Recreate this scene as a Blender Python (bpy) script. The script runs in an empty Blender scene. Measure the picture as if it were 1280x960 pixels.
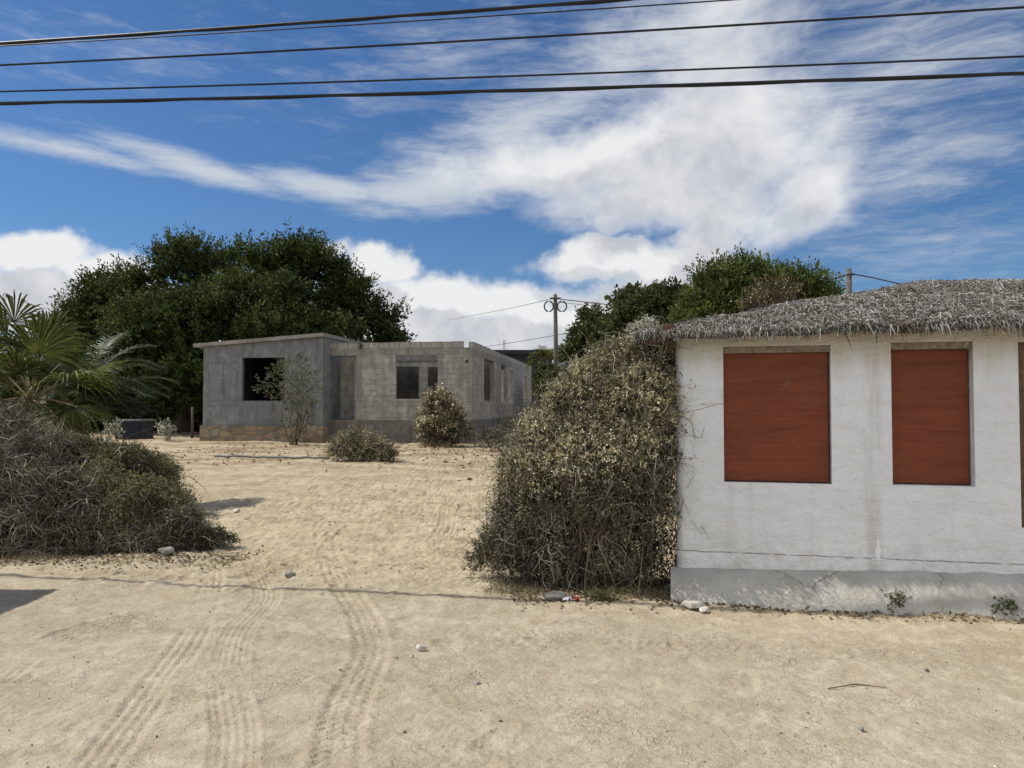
import bpy, bmesh, math
import numpy as np
from mathutils import Vector, Matrix

S = bpy.context.scene
COL = S.collection
R = math.radians
F = 931.0            # focal length of the photograph in its own pixels (1280 wide)
EYE = 1.6
PITCH = math.atan((508 - 480) / F)

# ------------------------------------------------------------------ camera
cam_d = bpy.data.cameras.new('camera')
cam = bpy.data.objects.new('camera', cam_d)
COL.objects.link(cam)
cam.location = (0, 0, EYE)
cam.rotation_euler = (R(90) + PITCH, R(0.0), 0)
cam_d.sensor_width = 36
cam_d.lens = 36 * F / 1280
cam_d.clip_start = .05
cam_d.clip_end = 3000
S.camera = cam
S.render.resolution_x, S.render.resolution_y = 1024, 768

# ------------------------------------------------------------------ sky, sun, exposure
SUN = Vector((-.62, .120, .78)).normalized()
SKY_STRENGTH = .07
SUN_STRENGTH = 3.9
EXPOSURE = .36
S.view_settings.view_transform = 'Standard'
S.view_settings.look = 'None'
S.view_settings.gamma = 1
S.view_settings.exposure = EXPOSURE
S.view_settings.use_curve_mapping = False

def ray(px, py):
    x = (px - 640) / F; y = (480 - py) / F
    c, s = math.cos(PITCH), math.sin(PITCH)
    return Vector((x, c - y * s, s + y * c))

def P(px, py, Y):
    d = ray(px, py)
    return Vector((0, 0, EYE)) + d * (Y / d.y)

def azel(px, py):
    d = ray(px, py).normalized()
    return math.atan2(d.x, d.y), math.asin(d.z)

class NT:
    """small helper for node trees"""
    def __init__(s, tree): s.t = tree; s.n = tree.nodes; s.l = tree.links
    def node(s, typ, **kw):
        n = s.n.new(typ)
        for k, v in kw.items(): setattr(n, k, v)
        return n
    def put(s, sock, v):
        if isinstance(v, bpy.types.NodeSocket): s.l.new(v, sock)
        elif v is not None:
            if isinstance(v, (tuple, list)) and sock.type == 'RGBA' and len(v) == 3: v = (*v, 1)
            sock.default_value = v
    def math(s, op, a, b=None, c=None, clamp=False):
        n = s.node('ShaderNodeMath', operation=op, use_clamp=clamp)
        s.put(n.inputs[0], a); s.put(n.inputs[1], b)
        if c is not None: s.put(n.inputs[2], c)
        return n.outputs[0]
    def vmath(s, op, a, b=None):
        n = s.node('ShaderNodeVectorMath', operation=op)
        s.put(n.inputs[0], a); s.put(n.inputs[1], b)
        return n.outputs['Value'] if op in ('LENGTH', 'DOT_PRODUCT', 'DISTANCE') else n.outputs[0]
    def sstep(s, x, a, b, lo=0., hi=1.):
        n = s.node('ShaderNodeMapRange', interpolation_type='SMOOTHSTEP')
        s.put(n.inputs['Value'], x)
        for k, v in (('From Min', a), ('From Max', b), ('To Min', lo), ('To Max', hi)): s.put(n.inputs[k], v)
        return n.outputs[0]
    def noise(s, vec, scale, detail=4, rough=.55, dist=0., out='Fac'):
        n = s.node('ShaderNodeTexNoise')
        s.put(n.inputs['Vector'], vec); s.put(n.inputs['Scale'], scale)
        s.put(n.inputs['Detail'], detail); s.put(n.inputs['Roughness'], rough); s.put(n.inputs['Distortion'], dist)
        return n.outputs[out]
    def mix(s, fac, a, b, mode='MIX'):
        n = s.node('ShaderNodeMix', data_type='RGBA', blend_type=mode)
        s.put(n.inputs[0], fac); s.put(n.inputs[6], a); s.put(n.inputs[7], b)
        return n.outputs[2]
    def ramp(s, fac, stops, interp='LINEAR'):
        n = s.node('ShaderNodeValToRGB'); cr = n.color_ramp; cr.interpolation = interp
        while len(cr.elements) < len(stops): cr.elements.new(.5)
        for e, (p, c) in zip(cr.elements, stops): e.position = p; e.color = (*c, 1)
        s.put(n.inputs[0], fac)
        return n.outputs[0]
    def scale(s, vec, v):
        n = s.node('ShaderNodeMapping'); s.put(n.inputs[0], vec); n.inputs['Scale'].default_value = v
        return n.outputs[0]
    def xyz(s, vec):
        n = s.node('ShaderNodeSeparateXYZ'); s.put(n.inputs[0], vec); return n.outputs
    def comb(s, x, y, z=0.):
        n = s.node('ShaderNodeCombineXYZ')
        s.put(n.inputs[0], x); s.put(n.inputs[1], y); s.put(n.inputs[2], z); return n.outputs[0]

# clouds: soft shapes laid out by compass bearing and height above the horizon
CUMULUS = [  # centre (px, py in the photo), radii, turn, weight
    (40, 318, 120, 42, 0, 1.0), (130, 345, 90, 36, 0, .9), (50, 385, 190, 62, 0, 1.0), (180, 400, 150, 60, 0, .85),
    (483, 338, 60, 34, 0, 1.0), (560, 378, 140, 46, 0, 1.0), (650, 372, 55, 30, 0, .8), (470, 400, 190, 60, 0, .9),
    (405, 320, 80, 30, 0, .45),
    (600, 425, 260, 40, 0, .9),
    (760, 325, 110, 42, 0, 1.0), (840, 350, 100, 55, 0, .95), (720, 395, 170, 60, 0, .95), (870, 305, 70, 40, 0, .8),
]
BIG = [
    (775, 215, 215, 62, 0, 1.0), (900, 175, 165, 105, .1, 1.0), (830, 262, 190, 46, .05, .95), (985, 235, 110, 60, .5, .7),
    (640, 225, 140, 42, 0, .6), (900, 90, 140, 110, .3, .58), (880, 20, 170, 80, .2, .42),
]
CIRRUS = [
    (70, 183, 200, 20, -.06, .85), (250, 210, 190, 24, -.17, .95), (400, 233, 150, 26, -.1, .95), (540, 235, 160, 46, .1, 1.0),
    (660, 150, 230, 70, .3, .75), (760, 90, 260, 100, .5, .6), (1110, 90, 300, 150, .2, .55), (1130, 215, 240, 80, .3, .52), (1150, 310, 240, 60, 0, .34),
    (150, 60, 420, 70, .05, .16), (560, 70, 240, 90, .3, .30),
]

def blob_field(nt, vec, blobs):
    acc = None
    for (px, py, rx, ry, rot, w) in blobs:
        az, el = azel(px, py)
        ax, _ = azel(px + rx, py); bx, _ = azel(px - rx, py)
        _, ay = azel(px, py - ry); _, by = azel(px, py + ry)
        m = nt.node('ShaderNodeMapping', vector_type='TEXTURE')
        nt.put(m.inputs[0], vec)
        m.inputs['Location'].default_value = (az, el, 0)
        m.inputs['Rotation'].default_value = (0, 0, rot)
        m.inputs['Scale'].default_value = ((ax - bx) / 2, (ay - by) / 2, 1)
        d = nt.vmath('LENGTH', m.outputs[0])
        v = nt.math('MULTIPLY_ADD', d, -w, w)
        acc = v if acc is None else nt.math('SMOOTH_MAX', acc, v, .12)
    return acc

def cumulus_group():
    g = bpy.data.node_groups.new('cumulus_density', 'ShaderNodeTree')
    g.interface.new_socket('Vector', in_out='INPUT', socket_type='NodeSocketVector')
    g.interface.new_socket('Density', in_out='OUTPUT', socket_type='NodeSocketFloat')
    nt = NT(g)
    i0 = nt.node('NodeGroupInput').outputs[0]
    def warp(v, sc, amp, seed):
        w = nt.noise(nt.vmath('ADD', v, (seed, seed * .7, 0)), sc, 5, .6, 0, 'Color')
        return nt.vmath('ADD', v, nt.vmath('MULTIPLY', nt.vmath('SUBTRACT', w, (.5, .5, .5)), (amp, amp * .7, 0)))
    i = i0
    ic = warp(i0, 7, .13, 3.1); ib = warp(i0, 4.5, .22, 8.3)
    o = nt.node('NodeGroupOutput').inputs[0]
    n1 = nt.noise(i, 11, 7, .58, .15)
    a = nt.math('ADD', blob_field(nt, ic, CUMULUS), nt.math('MULTIPLY_ADD', n1, 1.1, -.60))
    a = nt.sstep(a, .02, .46)
    n2 = nt.noise(nt.scale(i, (1, 1.4, 1)), 7, 8, .6, .3)
    b = nt.math('ADD', blob_field(nt, ib, BIG), nt.math('MULTIPLY_ADD', n2, 1.1, -.57))
    b = nt.math('MULTIPLY', nt.sstep(b, -.12, .62), .98)
    nt.put(o, nt.math('MAXIMUM', a, b))
    return g

world = bpy.data.worlds.new('World')
S.world = world
world.use_nodes = True
wt = NT(world.node_tree)
wt.n.clear()
sky = wt.node('ShaderNodeTexSky', sky_type='NISHITA', sun_disc=False)
sky.sun_elevation = math.asin(SUN.z)
sky.sun_rotation = math.atan2(SUN.x, SUN.y)
sky.air_density = 1.0; sky.dust_density = .3; sky.ozone_density = 2.2
hs = wt.node('ShaderNodeHueSaturation')
hs.inputs['Saturation'].default_value = 1.12; hs.inputs['Value'].default_value = 1.15
wt.put(hs.inputs['Color'], sky.outputs[0])
tc = wt.node('ShaderNodeTexCoord').outputs['Generated']
x, y, z = wt.xyz(tc)
az = wt.math('ARCTAN2', x, y)
el = wt.math('ARCSINE', z)
p = wt.comb(az, el)
cg = cumulus_group()
def dens(vec):
    n = wt.node('ShaderNodeGroup'); n.node_tree = cg; wt.put(n.inputs[0], vec); return n.outputs[0]
d0 = dens(p)
d1 = dens(wt.vmath('ADD', p, (.012, .040, 0)))
shade = wt.sstep(wt.math('MULTIPLY', d1, d0), .35, 1.0)
puff = wt.noise(p, 16, 6, .6, .2)
shade = wt.math('MULTIPLY', shade, wt.sstep(puff, .25, .7, 1.0, .35))
K = 1 / SKY_STRENGTH
cl_col = wt.mix(shade, (.66 * K, .665 * K, .67 * K), (.39 * K, .41 * K, .45 * K))
streak = wt.noise(wt.vmath('ADD', wt.scale(p, (5, 26, 1)), wt.vmath('MULTIPLY', wt.noise(p, 9, 3, .5, 0, 'Color'), (.5, .5, 0))), 1.8, 9, .70, .12)
ci = wt.math('ADD', blob_field(wt, p, CIRRUS), wt.math('MULTIPLY_ADD', streak, 1.25, -.66))
ci = wt.math('MULTIPLY', wt.sstep(ci, -.05, .85), .85)
low = wt.sstep(el, -.02, .16, .55, 0.)
tint = wt.mix(1.0, hs.outputs[0], (.52, .68, .86), 'MULTIPLY')
fill_veil = wt.math('MULTIPLY', wt.sstep(y, .25, -.25), wt.sstep(wt.noise(tc, 2.2, 6, .6, .3), .30, .62, .35, .95))  # cloud cover added behind the camera as white fill for the shaded walls
col = wt.mix(low, tint, (.34 * K, .39 * K, .46 * K))
col = wt.mix(ci, col, (.50 * K, .53 * K, .57 * K))
col = wt.mix(d0, col, cl_col)
col = wt.mix(fill_veil, col, (.66 * K, .69 * K, .73 * K))
bg = wt.node('ShaderNodeBackground')
wt.put(bg.inputs[0], col)
bg.inputs[1].default_value = SKY_STRENGTH
wt.l.new(bg.outputs[0], wt.node('ShaderNodeOutputWorld').inputs[0])
world.cycles.sampling_method = 'MANUAL'
world.cycles.sample_map_resolution = 512

sun_d = bpy.data.lights.new('sun', 'SUN')
sun_d.energy = SUN_STRENGTH
sun_d.angle = R(.53)
sun_d.color = (1, .95, .87)
sun = bpy.data.objects.new('sun', sun_d)
COL.objects.link(sun)
sun.rotation_euler = SUN.to_track_quat('Z', 'Y').to_euler()
sun.location = SUN * 40

# ------------------------------------------------------------------ mesh helpers
def unit(a):
    return a / np.maximum(np.linalg.norm(a, axis=-1, keepdims=True), 1e-9)

class MB:
    """collects polygons; build() makes ONE mesh object"""
    def __init__(s): s.v = []; s.f = []; s.m = []; s.uv = []; s.nv = 0
    def add(s, v, f, m=0, uv=None):
        v = np.asarray(v, float).reshape(-1, 3); f = np.asarray(f, int)
        s.v.append(v); s.f.append(f + s.nv); s.m.append(np.full(len(f), m)); s.nv += len(v)
        s.uv.append(np.zeros((f.size, 2)) if uv is None else np.asarray(uv, float).reshape(-1, 2))
        return s
    def box(s, o, a, b, c, m=0):
        """box from corner o with edge vectors a, b, c"""
        o, a, b, c = (np.asarray(q, float) for q in (o, a, b, c))
        v = [o, o + a, o + a + b, o + b, o + c, o + a + c, o + a + b + c, o + b + c]
        f = [(0, 3, 2, 1), (4, 5, 6, 7), (0, 1, 5, 4), (1, 2, 6, 5), (2, 3, 7, 6), (3, 0, 4, 7)]
        la, lb, lc = (np.linalg.norm(q) for q in (a, b, c))
        uvs = []
        for (u, w) in ((lb, la), (la, lb), (la, lc), (lb, lc), (la, lc), (lb, lc)):
            uvs += [(0, 0), (u, 0), (u, w), (0, w)]
        if np.dot(np.cross(a, b), c) < 0: f = [q[::-1] for q in f]
        return s.add(v, f, m, uvs)
    def tubes(s, pts, rad, sides=3, m=0, cap=False):
        """pts (n,k,3), rad (n,k): n tapered tubes"""
        pts = np.asarray(pts, float); rad = np.asarray(rad, float)
        if pts.ndim == 2: pts = pts[None]; rad = np.broadcast_to(rad, pts.shape[:2])
        n, k, _ = pts.shape
        t = unit(np.gradient(pts, axis=1))
        ref = np.where(np.abs(t[:, :1, 2:3]) > .9, np.array([1., 0, 0]), np.array([0, 0, 1.]))
        a = unit(np.cross(t, np.broadcast_to(ref, t.shape))); b = np.cross(t, a)
        ang = np.arange(sides) * 2 * np.pi / sides
        ring = pts[:, :, None] + rad[..., None, None] * (np.cos(ang)[:, None] * a[:, :, None] + np.sin(ang)[:, None] * b[:, :, None])
        idx = np.arange(n * k * sides).reshape(n, k, sides)
        nx = np.roll(idx, -1, axis=2)
        q = np.stack([idx[:, :-1], nx[:, :-1], nx[:, 1:], idx[:, 1:]], -1).reshape(-1, 4)
        base = s.nv
        s.add(ring.reshape(-1, 3), q, m)
        if cap:
            for e in (0, -1):
                for r in idx[:, e]:
                    s.f.append(np.array([(r if e else r[::-1]) + base])); s.m.append(np.array([m])); s.uv.append(np.zeros((sides, 2)))
        return s
    def leaves(s, c, d, nrm, L, W, m=0, fold=.15):
        c = np.asarray(c); d = unit(d); sd = unit(np.cross(d, nrm)); up = np.cross(sd, d)
        L = np.broadcast_to(np.asarray(L, float), (len(c),))[:, None]; W = np.broadcast_to(np.asarray(W, float), (len(c),))[:, None]
        v = np.stack([c, c + d * L * .45 + sd * W / 2 + up * W * fold, c + d * L, c + d * L * .45 - sd * W / 2 + up * W * fold], 1)
        i = np.arange(len(c))[:, None] * 4
        return s.add(v.reshape(-1, 3), i + np.array([[0, 1, 2, 3]]), m)
    def strips(s, pts, wid, side, m=0):
        """pts (n,k,3) centre lines, wid (n,k), side (n,3) or (n,k,3): flat ribbons"""
        pts = np.asarray(pts, float); n, k, _ = pts.shape
        side = np.broadcast_to(side[:, None] if side.ndim == 2 else side, pts.shape)
        w = np.asarray(wid)[..., None] / 2
        v = np.stack([pts - side * w, pts + side * w], 2)
        i = np.arange(n * k * 2).reshape(n, k, 2)
        q = np.stack([i[:, :-1, 0], i[:, :-1, 1], i[:, 1:, 1], i[:, 1:, 0]], -1).reshape(-1, 4)
        return s.add(v.reshape(-1, 3), q, m)
    def build(s, name, mats, parent=None, loc=None, smooth=False, label=None, cat=None, group=None, kind=None):
        v = np.concatenate(s.v)
        me = bpy.data.meshes.new(name)
        if loc is not None: v = v - np.asarray(loc, float)
        sizes = np.concatenate([np.full(len(f), f.shape[1]) for f in s.f])
        loops = np.concatenate([f.ravel() for f in s.f])
        me.vertices.add(len(v)); me.vertices.foreach_set('co', v.ravel())
        me.loops.add(len(loops)); me.loops.foreach_set('vertex_index', loops)
        me.polygons.add(len(sizes))
        me.polygons.foreach_set('loop_start', np.concatenate([[0], np.cumsum(sizes)[:-1]]))
        me.polygons.foreach_set('loop_total', sizes)
        me.polygons.foreach_set('material_index', np.concatenate(s.m))
        me.polygons.foreach_set('use_smooth', np.full(len(sizes), bool(smooth)))
        uv = np.concatenate(s.uv)
        if uv.any():
            me.uv_layers.new(name='uv').data.foreach_set('uv', uv.ravel())
        me.update(); me.validate()
        for mt in (mats if isinstance(mats, (list, tuple)) else [mats]): me.materials.append(mt)
        o = bpy.data.objects.new(name, me); COL.objects.link(o)
        if loc is not None: o.location = loc
        if parent is not None:
            o.parent = parent
            if parent.type == 'EMPTY': o.matrix_parent_inverse = Matrix.Translation(-parent.location)
        return tag(o, label, cat, group, kind)

def tag(o, label=None, cat=None, group=None, kind=None):
    for k, v in (('label', label), ('category', cat), ('group', group), ('kind', kind)):
        if v: o[k] = v
    return o

def thing(name, label, cat, loc, group=None):
    o = bpy.data.objects.new(name, None); COL.objects.link(o)
    o.empty_display_size = .2; o.location = loc
    return tag(o, label, cat, group)

# numpy noise
def _hash(ix, iy, seed):
    h = (ix.astype(np.int64) * 374761393 + iy.astype(np.int64) * 668265263 + seed * 2147483647) & 0xffffffff
    h = ((h ^ (h >> 13)) * 1274126177) & 0xffffffff
    return ((h ^ (h >> 16)) & 0xffffff) / float(0xffffff)
def vnoise(x, y, seed=0):
    ix, iy = np.floor(x), np.floor(y); fx, fy = x - ix, y - iy
    fx = fx * fx * (3 - 2 * fx); fy = fy * fy * (3 - 2 * fy)
    a = _hash(ix, iy, seed); b = _hash(ix + 1, iy, seed); c = _hash(ix, iy + 1, seed); d = _hash(ix + 1, iy + 1, seed)
    return (a + (b - a) * fx) * (1 - fy) + (c + (d - c) * fx) * fy
def fbm(x, y, seed=0, octv=4, gain=.5):
    t = 0; a = 1; n = 0
    for k in range(octv):
        t = t + a * vnoise(x * 2 ** k + 17.3 * k, y * 2 ** k - 9.1 * k, seed + k); n += a; a *= gain
    return t / n
def sm(x, a, b):
    t = np.clip((x - a) / (b - a), 0, 1); return t * t * (3 - 2 * t)

# ------------------------------------------------------------------ materials
def mat(name, build):
    m = bpy.data.materials.new(name); m.use_nodes = True
    nt = NT(m.node_tree); nt.n.clear()
    out = nt.node('ShaderNodeOutputMaterial')
    nt.l.new(build(nt), out.inputs[0])
    return m
def pbsdf(nt, color, rough=.8, normal=None, spec=.3):
    b = nt.node('ShaderNodeBsdfPrincipled')
    nt.put(b.inputs['Base Color'], color); nt.put(b.inputs['Roughness'], rough)
    b.inputs['Specular IOR Level'].default_value = spec
    if normal is not None: nt.put(b.inputs['Normal'], normal)
    return b.outputs[0]
def bump(nt, h, strength=.4, dist=.01):
    b = nt.node('ShaderNodeBump'); nt.put(b.inputs['Height'], h)
    b.inputs['Strength'].default_value = strength; b.inputs['Distance'].default_value = dist
    return b.outputs[0]
def pos(nt): return nt.node('ShaderNodeNewGeometry').outputs['Position']
def uvn(nt): return nt.node('ShaderNodeUVMap', uv_map='uv').outputs[0]
def island(nt): return nt.node('ShaderNodeNewGeometry').outputs['Random Per Island']

def leaf_mat(name, stops, rough=.55, trans=.25, spec=.35, clump=2.2):
    def f(nt):
        c = nt.ramp(island(nt), stops)
        cv = nt.sstep(nt.noise(pos(nt), clump, 3, .6), .36, .64, .62, 1.35)
        c = nt.mix(1.0, c, nt.comb(cv, cv, nt.math('MULTIPLY', cv, .92)), 'MULTIPLY')
        a = pbsdf(nt, c, rough, None, spec)
        t = nt.node('ShaderNodeBsdfTranslucent'); nt.put(t.inputs[0], c)
        m = nt.node('ShaderNodeMixShader'); m.inputs[0].default_value = trans
        nt.l.new(a, m.inputs[1]); nt.l.new(t.outputs[0], m.inputs[2])
        return m.outputs[0]
    return mat(name, f)
def plain_mat(name, color, rough=.8, var=.25, scale=12, spec=.3, bmp=.3):
    def f(nt):
        n = nt.noise(pos(nt), scale, 5, .6)
        c = nt.mix(nt.sstep(n, .3, .7), tuple(q * (1 - var) for q in color), tuple(min(1, q * (1 + var)) for q in color))
        return pbsdf(nt, c, rough, bump(nt, n, bmp, .01), spec)
    return mat(name, f)

def m_ground(nt):
    p = pos(nt); x, y, z = nt.xyz(p)
    edge = nt.math('ADD', nt.math('MULTIPLY_ADD', x, .16, y), nt.math('MULTIPLY_ADD', nt.noise(p, .9, 4, .6), 2.2, -1.1))
    lot = nt.sstep(edge, 5.2, 7.8)
    n1 = nt.noise(p, .7, 5, .6); n2 = nt.noise(p, 9, 6, .65); n3 = nt.noise(p, 70, 3, .6); n4 = nt.noise(nt.scale(p, (.35, 1.5, 1)), 1.3, 5, .6)
    road = nt.mix(nt.sstep(n1, .3, .7), (.335, .288, .212), (.41, .356, .270))
    road = nt.mix(nt.sstep(n4, .5, .68, 0, .55), road, (.33, .275, .20))
    sand = nt.mix(nt.sstep(n1, .3, .7), (.395, .328, .212), (.48, .405, .275))
    sand = nt.mix(nt.sstep(n4, .52, .72, 0, .5), sand, (.36, .28, .165))
    c = nt.mix(lot, road, sand)
    m1 = nt.noise(p, 4.5, 6, .7, .3); m2 = nt.noise(nt.scale(p, (.7, 1.3, 1)), 2.1, 7, .7, .4)
    rut = nt.math('ABSOLUTE', nt.math('ADD', nt.math('MULTIPLY_ADD', x, .10, y), nt.math('MULTIPLY_ADD', nt.noise(nt.scale(p, (1, .2, 1)), .8, 4, .6), .5, -5.42)))
    c = nt.mix(nt.math('MULTIPLY', nt.sstep(rut, .05, .30, 1, 0), nt.sstep(nt.noise(nt.scale(p, (.6, 2, 1)), 3, 5, .65), .42, .56, .1, .55)), c, (.27, .225, .16))
    c = nt.mix(nt.sstep(m1, .49, .57, 0, .38), c, (.28, .22, .145))
    c = nt.mix(nt.math('MULTIPLY', nt.sstep(m2, .51, .58, 0, .5), nt.math('MULTIPLY_ADD', lot, .8, .2)), c, (.25, .185, .115))
    c = nt.mix(nt.sstep(m1, .47, .39, 0, .35), c, (.50, .435, .325))
    c = nt.mix(nt.sstep(n2, .35, .7, 0, .22), c, (.32, .26, .18))
    far = nt.math('MULTIPLY', nt.sstep(y, 11, 23), nt.sstep(nt.noise(nt.scale(p, (.5, 1.6, 1)), 1.1, 5, .65), .46, .55, 0, .75))
    c = nt.mix(far, c, (.20, .13, .075))
    sp = nt.math('MULTIPLY', nt.sstep(n3, .56, .66), .42)
    c = nt.mix(sp, c, (.20, .15, .10))
    c = nt.mix(nt.math('MULTIPLY', nt.sstep(nt.noise(p, 110, 2, .5), .58, .68), .45), c, (.60, .52, .40))
    vo = nt.node('ShaderNodeTexVoronoi', feature='DISTANCE_TO_EDGE')
    nt.put(vo.inputs['Vector'], nt.vmath('ADD', nt.scale(p, (11, 15, 11)), nt.vmath('MULTIPLY', nt.noise(p, 9, 4, .6, 0, 'Color'), (2.2, 2.2, 0)))); vo.inputs['Scale'].default_value = 1
    n2 = nt.math('ADD', n2, nt.math('MULTIPLY', nt.sstep(vo.outputs['Distance'], 0, .10), nt.sstep(nt.noise(p, 1.5, 3, .6),   .44, .62, 0, .40)))
    h = nt.math('ADD', nt.math('MULTIPLY', n2, .6), nt.math('ADD', nt.math('MULTIPLY', n3, .25), nt.math('MULTIPLY', nt.noise(p, 25, 5, .7), .5)))
    return pbsdf(nt, c, .95, bump(nt, h, .8, .025), .12)

def m_white(nt):
    uv = uvn(nt); u, v, _ = nt.xyz(uv); p = pos(nt)
    n = nt.noise(p, 2.2, 6, .62); fine = nt.noise(p, 38, 5, .6); tall = nt.noise(nt.scale(uv, (7, .7, 1)), 1, 5, .6)
    c = nt.mix(nt.sstep(n, .35, .7), (.78, .785, .785), (.85, .855, .855))
    c = nt.mix(nt.sstep(tall, .52, .75, 0, .35), c, (.56, .55, .53))
    c = nt.mix(nt.sstep(fine, .6, .75, 0, .25), c, (.50, .50, .50))
    # cream band with a ragged lower edge under the thatch, damp greenish patches at the left corner
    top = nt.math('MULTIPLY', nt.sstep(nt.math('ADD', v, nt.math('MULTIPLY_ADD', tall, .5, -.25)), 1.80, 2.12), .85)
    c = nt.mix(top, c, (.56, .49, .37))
    wet = nt.math('MULTIPLY', nt.sstep(u, 5.7, 5.0), nt.sstep(n, .45, .65, 0, .4))
    c = nt.mix(wet, c, (.42, .42, .34))
    # vertical streak where water runs down the plaster
    sx_ = nt.math('ABSOLUTE', nt.math('ADD', nt.math('SUBTRACT', u, T_STREAK), nt.math('MULTIPLY_ADD', nt.noise(nt.scale(uv, (.3, 2, 1)), 1, 4, .6), .06, -.03)))
    st_ = nt.math('MULTIPLY', nt.sstep(sx_, .03, .09, 1, 0), nt.sstep(nt.noise(nt.scale(uv, (9, 1.2, 1)), 1, 5, .6), .38, .6))
    c = nt.mix(nt.math('MULTIPLY', st_, .5), c, (.52, .50, .46))
    spl = nt.math('MULTIPLY', nt.sstep(v, .62, .24), nt.sstep(nt.noise(p, 11, 6, .7), .42, .66, 0, .42))
    c = nt.mix(spl, c, (.50, .45, .37))
    # hairline crack along the lower wall
    wob = nt.math('MULTIPLY_ADD', nt.noise(nt.scale(uv, (6, 0, 1)), 1, 6, .7), .035, .355)
    ln = nt.sstep(nt.math('ABSOLUTE', nt.math('SUBTRACT', v, wob)), .0015, .007, 1, 0)
    gate = nt.sstep(nt.noise(nt.scale(uv, (5, 0, 1)), 1.3, 3, .6), .36, .5)
    c = nt.mix(nt.math('MULTIPLY', nt.math('MULTIPLY', ln, gate), .8), c, (.12, .115, .11))
    tr = nt.noise(nt.scale(uv, (2.2, 6, 1)), 1.6, 5, .65, .8)
    h = nt.math('ADD', nt.math('MULTIPLY', fine, .4), nt.math('MULTIPLY_ADD', tr, 1.1, nt.math('MULTIPLY', nt.noise(p, 9, 5, .6), .8)))
    c = nt.mix(nt.sstep(nt.noise(uv, 6.5, 7, .72, .5), .53, .60, 0, .13), c, (.60, .585, .55))
    return pbsdf(nt, c, .85, bump(nt, h, .8, .03), .2)

def m_block(c1, c2, cm, bw, rh, mort, bstr=.5):
    def f(nt):
        uv = uvn(nt); p = pos(nt)
        wv = nt.vmath('ADD', uv, nt.vmath('MULTIPLY', nt.noise(p, 3, 3, .6, 0, 'Color'), (.012, .012, 0)))
        b = nt.node('ShaderNodeTexBrick')
        nt.put(b.inputs['Vector'], wv)
        for k, q in (('Color1', c1), ('Color2', c2), ('Mortar', cm)): b.inputs[k].default_value = (*q, 1)
        b.inputs['Scale'].default_value = 1; b.inputs['Mortar Size'].default_value = mort; b.inputs['Mortar Smooth'].default_value = .3
        b.inputs['Brick Width'].default_value = bw; b.inputs['Row Height'].default_value = rh; b.inputs['Bias'].default_value = -.1
        n = nt.noise(p, 1.3, 6, .65); fine = nt.noise(p, 24, 5, .65); drip = nt.noise(nt.scale(uv, (3.2, .5, 1)), 1, 6, .65)
        c = nt.mix(nt.sstep(n, .35, .7, 0, .5), b.outputs[0], tuple(q * .68 for q in c1))
        c = nt.mix(nt.sstep(drip, .48, .62, 0, .65), c, tuple(q * .55 for q in c1))
        band = nt.noise(nt.scale(uv, (.5, 7, 1)), 1, 6, .65)
        c = nt.mix(nt.sstep(band, .5, .6, 0, .35), c, tuple(q * .7 for q in c1))
        c = nt.mix(nt.math('MULTIPLY', nt.sstep(nt.noise(p, 3.1, 6, .7), .52, .6), .35), c, tuple(min(1, q * 1.35) for q in c2))
        c = nt.mix(nt.sstep(fine, .58, .75, 0, .5), c, tuple(q * 1.3 for q in c2))
        h = nt.math('MULTIPLY_ADD', b.outputs['Fac'], -1.0, nt.math('MULTIPLY', fine, .5))
        return pbsdf(nt, c, .9, bump(nt, h, bstr, .012), .15)
    return f

def m_stone(nt):
    uv = uvn(nt); p = pos(nt)
    wv = nt.vmath('ADD', uv, nt.vmath('MULTIPLY', nt.noise(p, 4, 3, .6, 0, 'Color'), (.12, .12, 0)))
    wv = nt.scale(wv, (2.6, 3.8, 1))
    v = nt.node('ShaderNodeTexVoronoi', feature='DISTANCE_TO_EDGE'); nt.put(v.inputs['Vector'], wv); v.inputs['Scale'].default_value = 1
    v2 = nt.node('ShaderNodeTexVoronoi'); nt.put(v2.inputs['Vector'], wv); v2.inputs['Scale'].default_value = 1
    r, g, b = nt.xyz(v2.outputs['Color'])
    c = nt.ramp(r, [(0, (.16, .12, .085)), (.35, (.26, .19, .12)), (.7, (.36, .28, .17)), (1, (.27, .25, .22))])
    c = nt.mix(nt.sstep(nt.noise(p, 14, 5, .65), .4, .7, 0, .5), c, (.15, .125, .10))
    e = nt.sstep(v.outputs['Distance'], .02, .09)
    c = nt.mix(e, (.20, .18, .155), c)
    return pbsdf(nt, c, .9, bump(nt, e, .8, .03), .15)

def m_plinth(nt):
    p = pos(nt); uv = uvn(nt)
    n = nt.noise(p, 3, 6, .65); fine = nt.noise(p, 30, 6, .65)
    c = nt.mix(nt.sstep(n, .35, .68), (.40, .375, .33), (.52, .495, .44))
    c = nt.mix(nt.sstep(fine, .55, .72, 0, .5), c, (.25, .23, .20))
    v = nt.node('ShaderNodeTexVoronoi', feature='DISTANCE_TO_EDGE')
    nt.put(v.inputs['Vector'], nt.vmath('ADD', nt.scale(uv, (1.5, 2.2, 1)), nt.vmath('MULTIPLY', nt.noise(p, 5, 4, .6, 0, 'Color'), (.3, .3, 0)))); v.inputs['Scale'].default_value = 1
    ck = nt.math('MULTIPLY', nt.sstep(v.outputs['Distance'], .002, .007, 1, 0), nt.sstep(nt.noise(p, 1.7, 2, .5), .5, .56))
    c = nt.mix(nt.math('MULTIPLY', ck, .3), c, (.12, .11, .10))
    return pbsdf(nt, c, .9, bump(nt, nt.math('SUBTRACT', fine, ck), .7, .02), .15)

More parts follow.
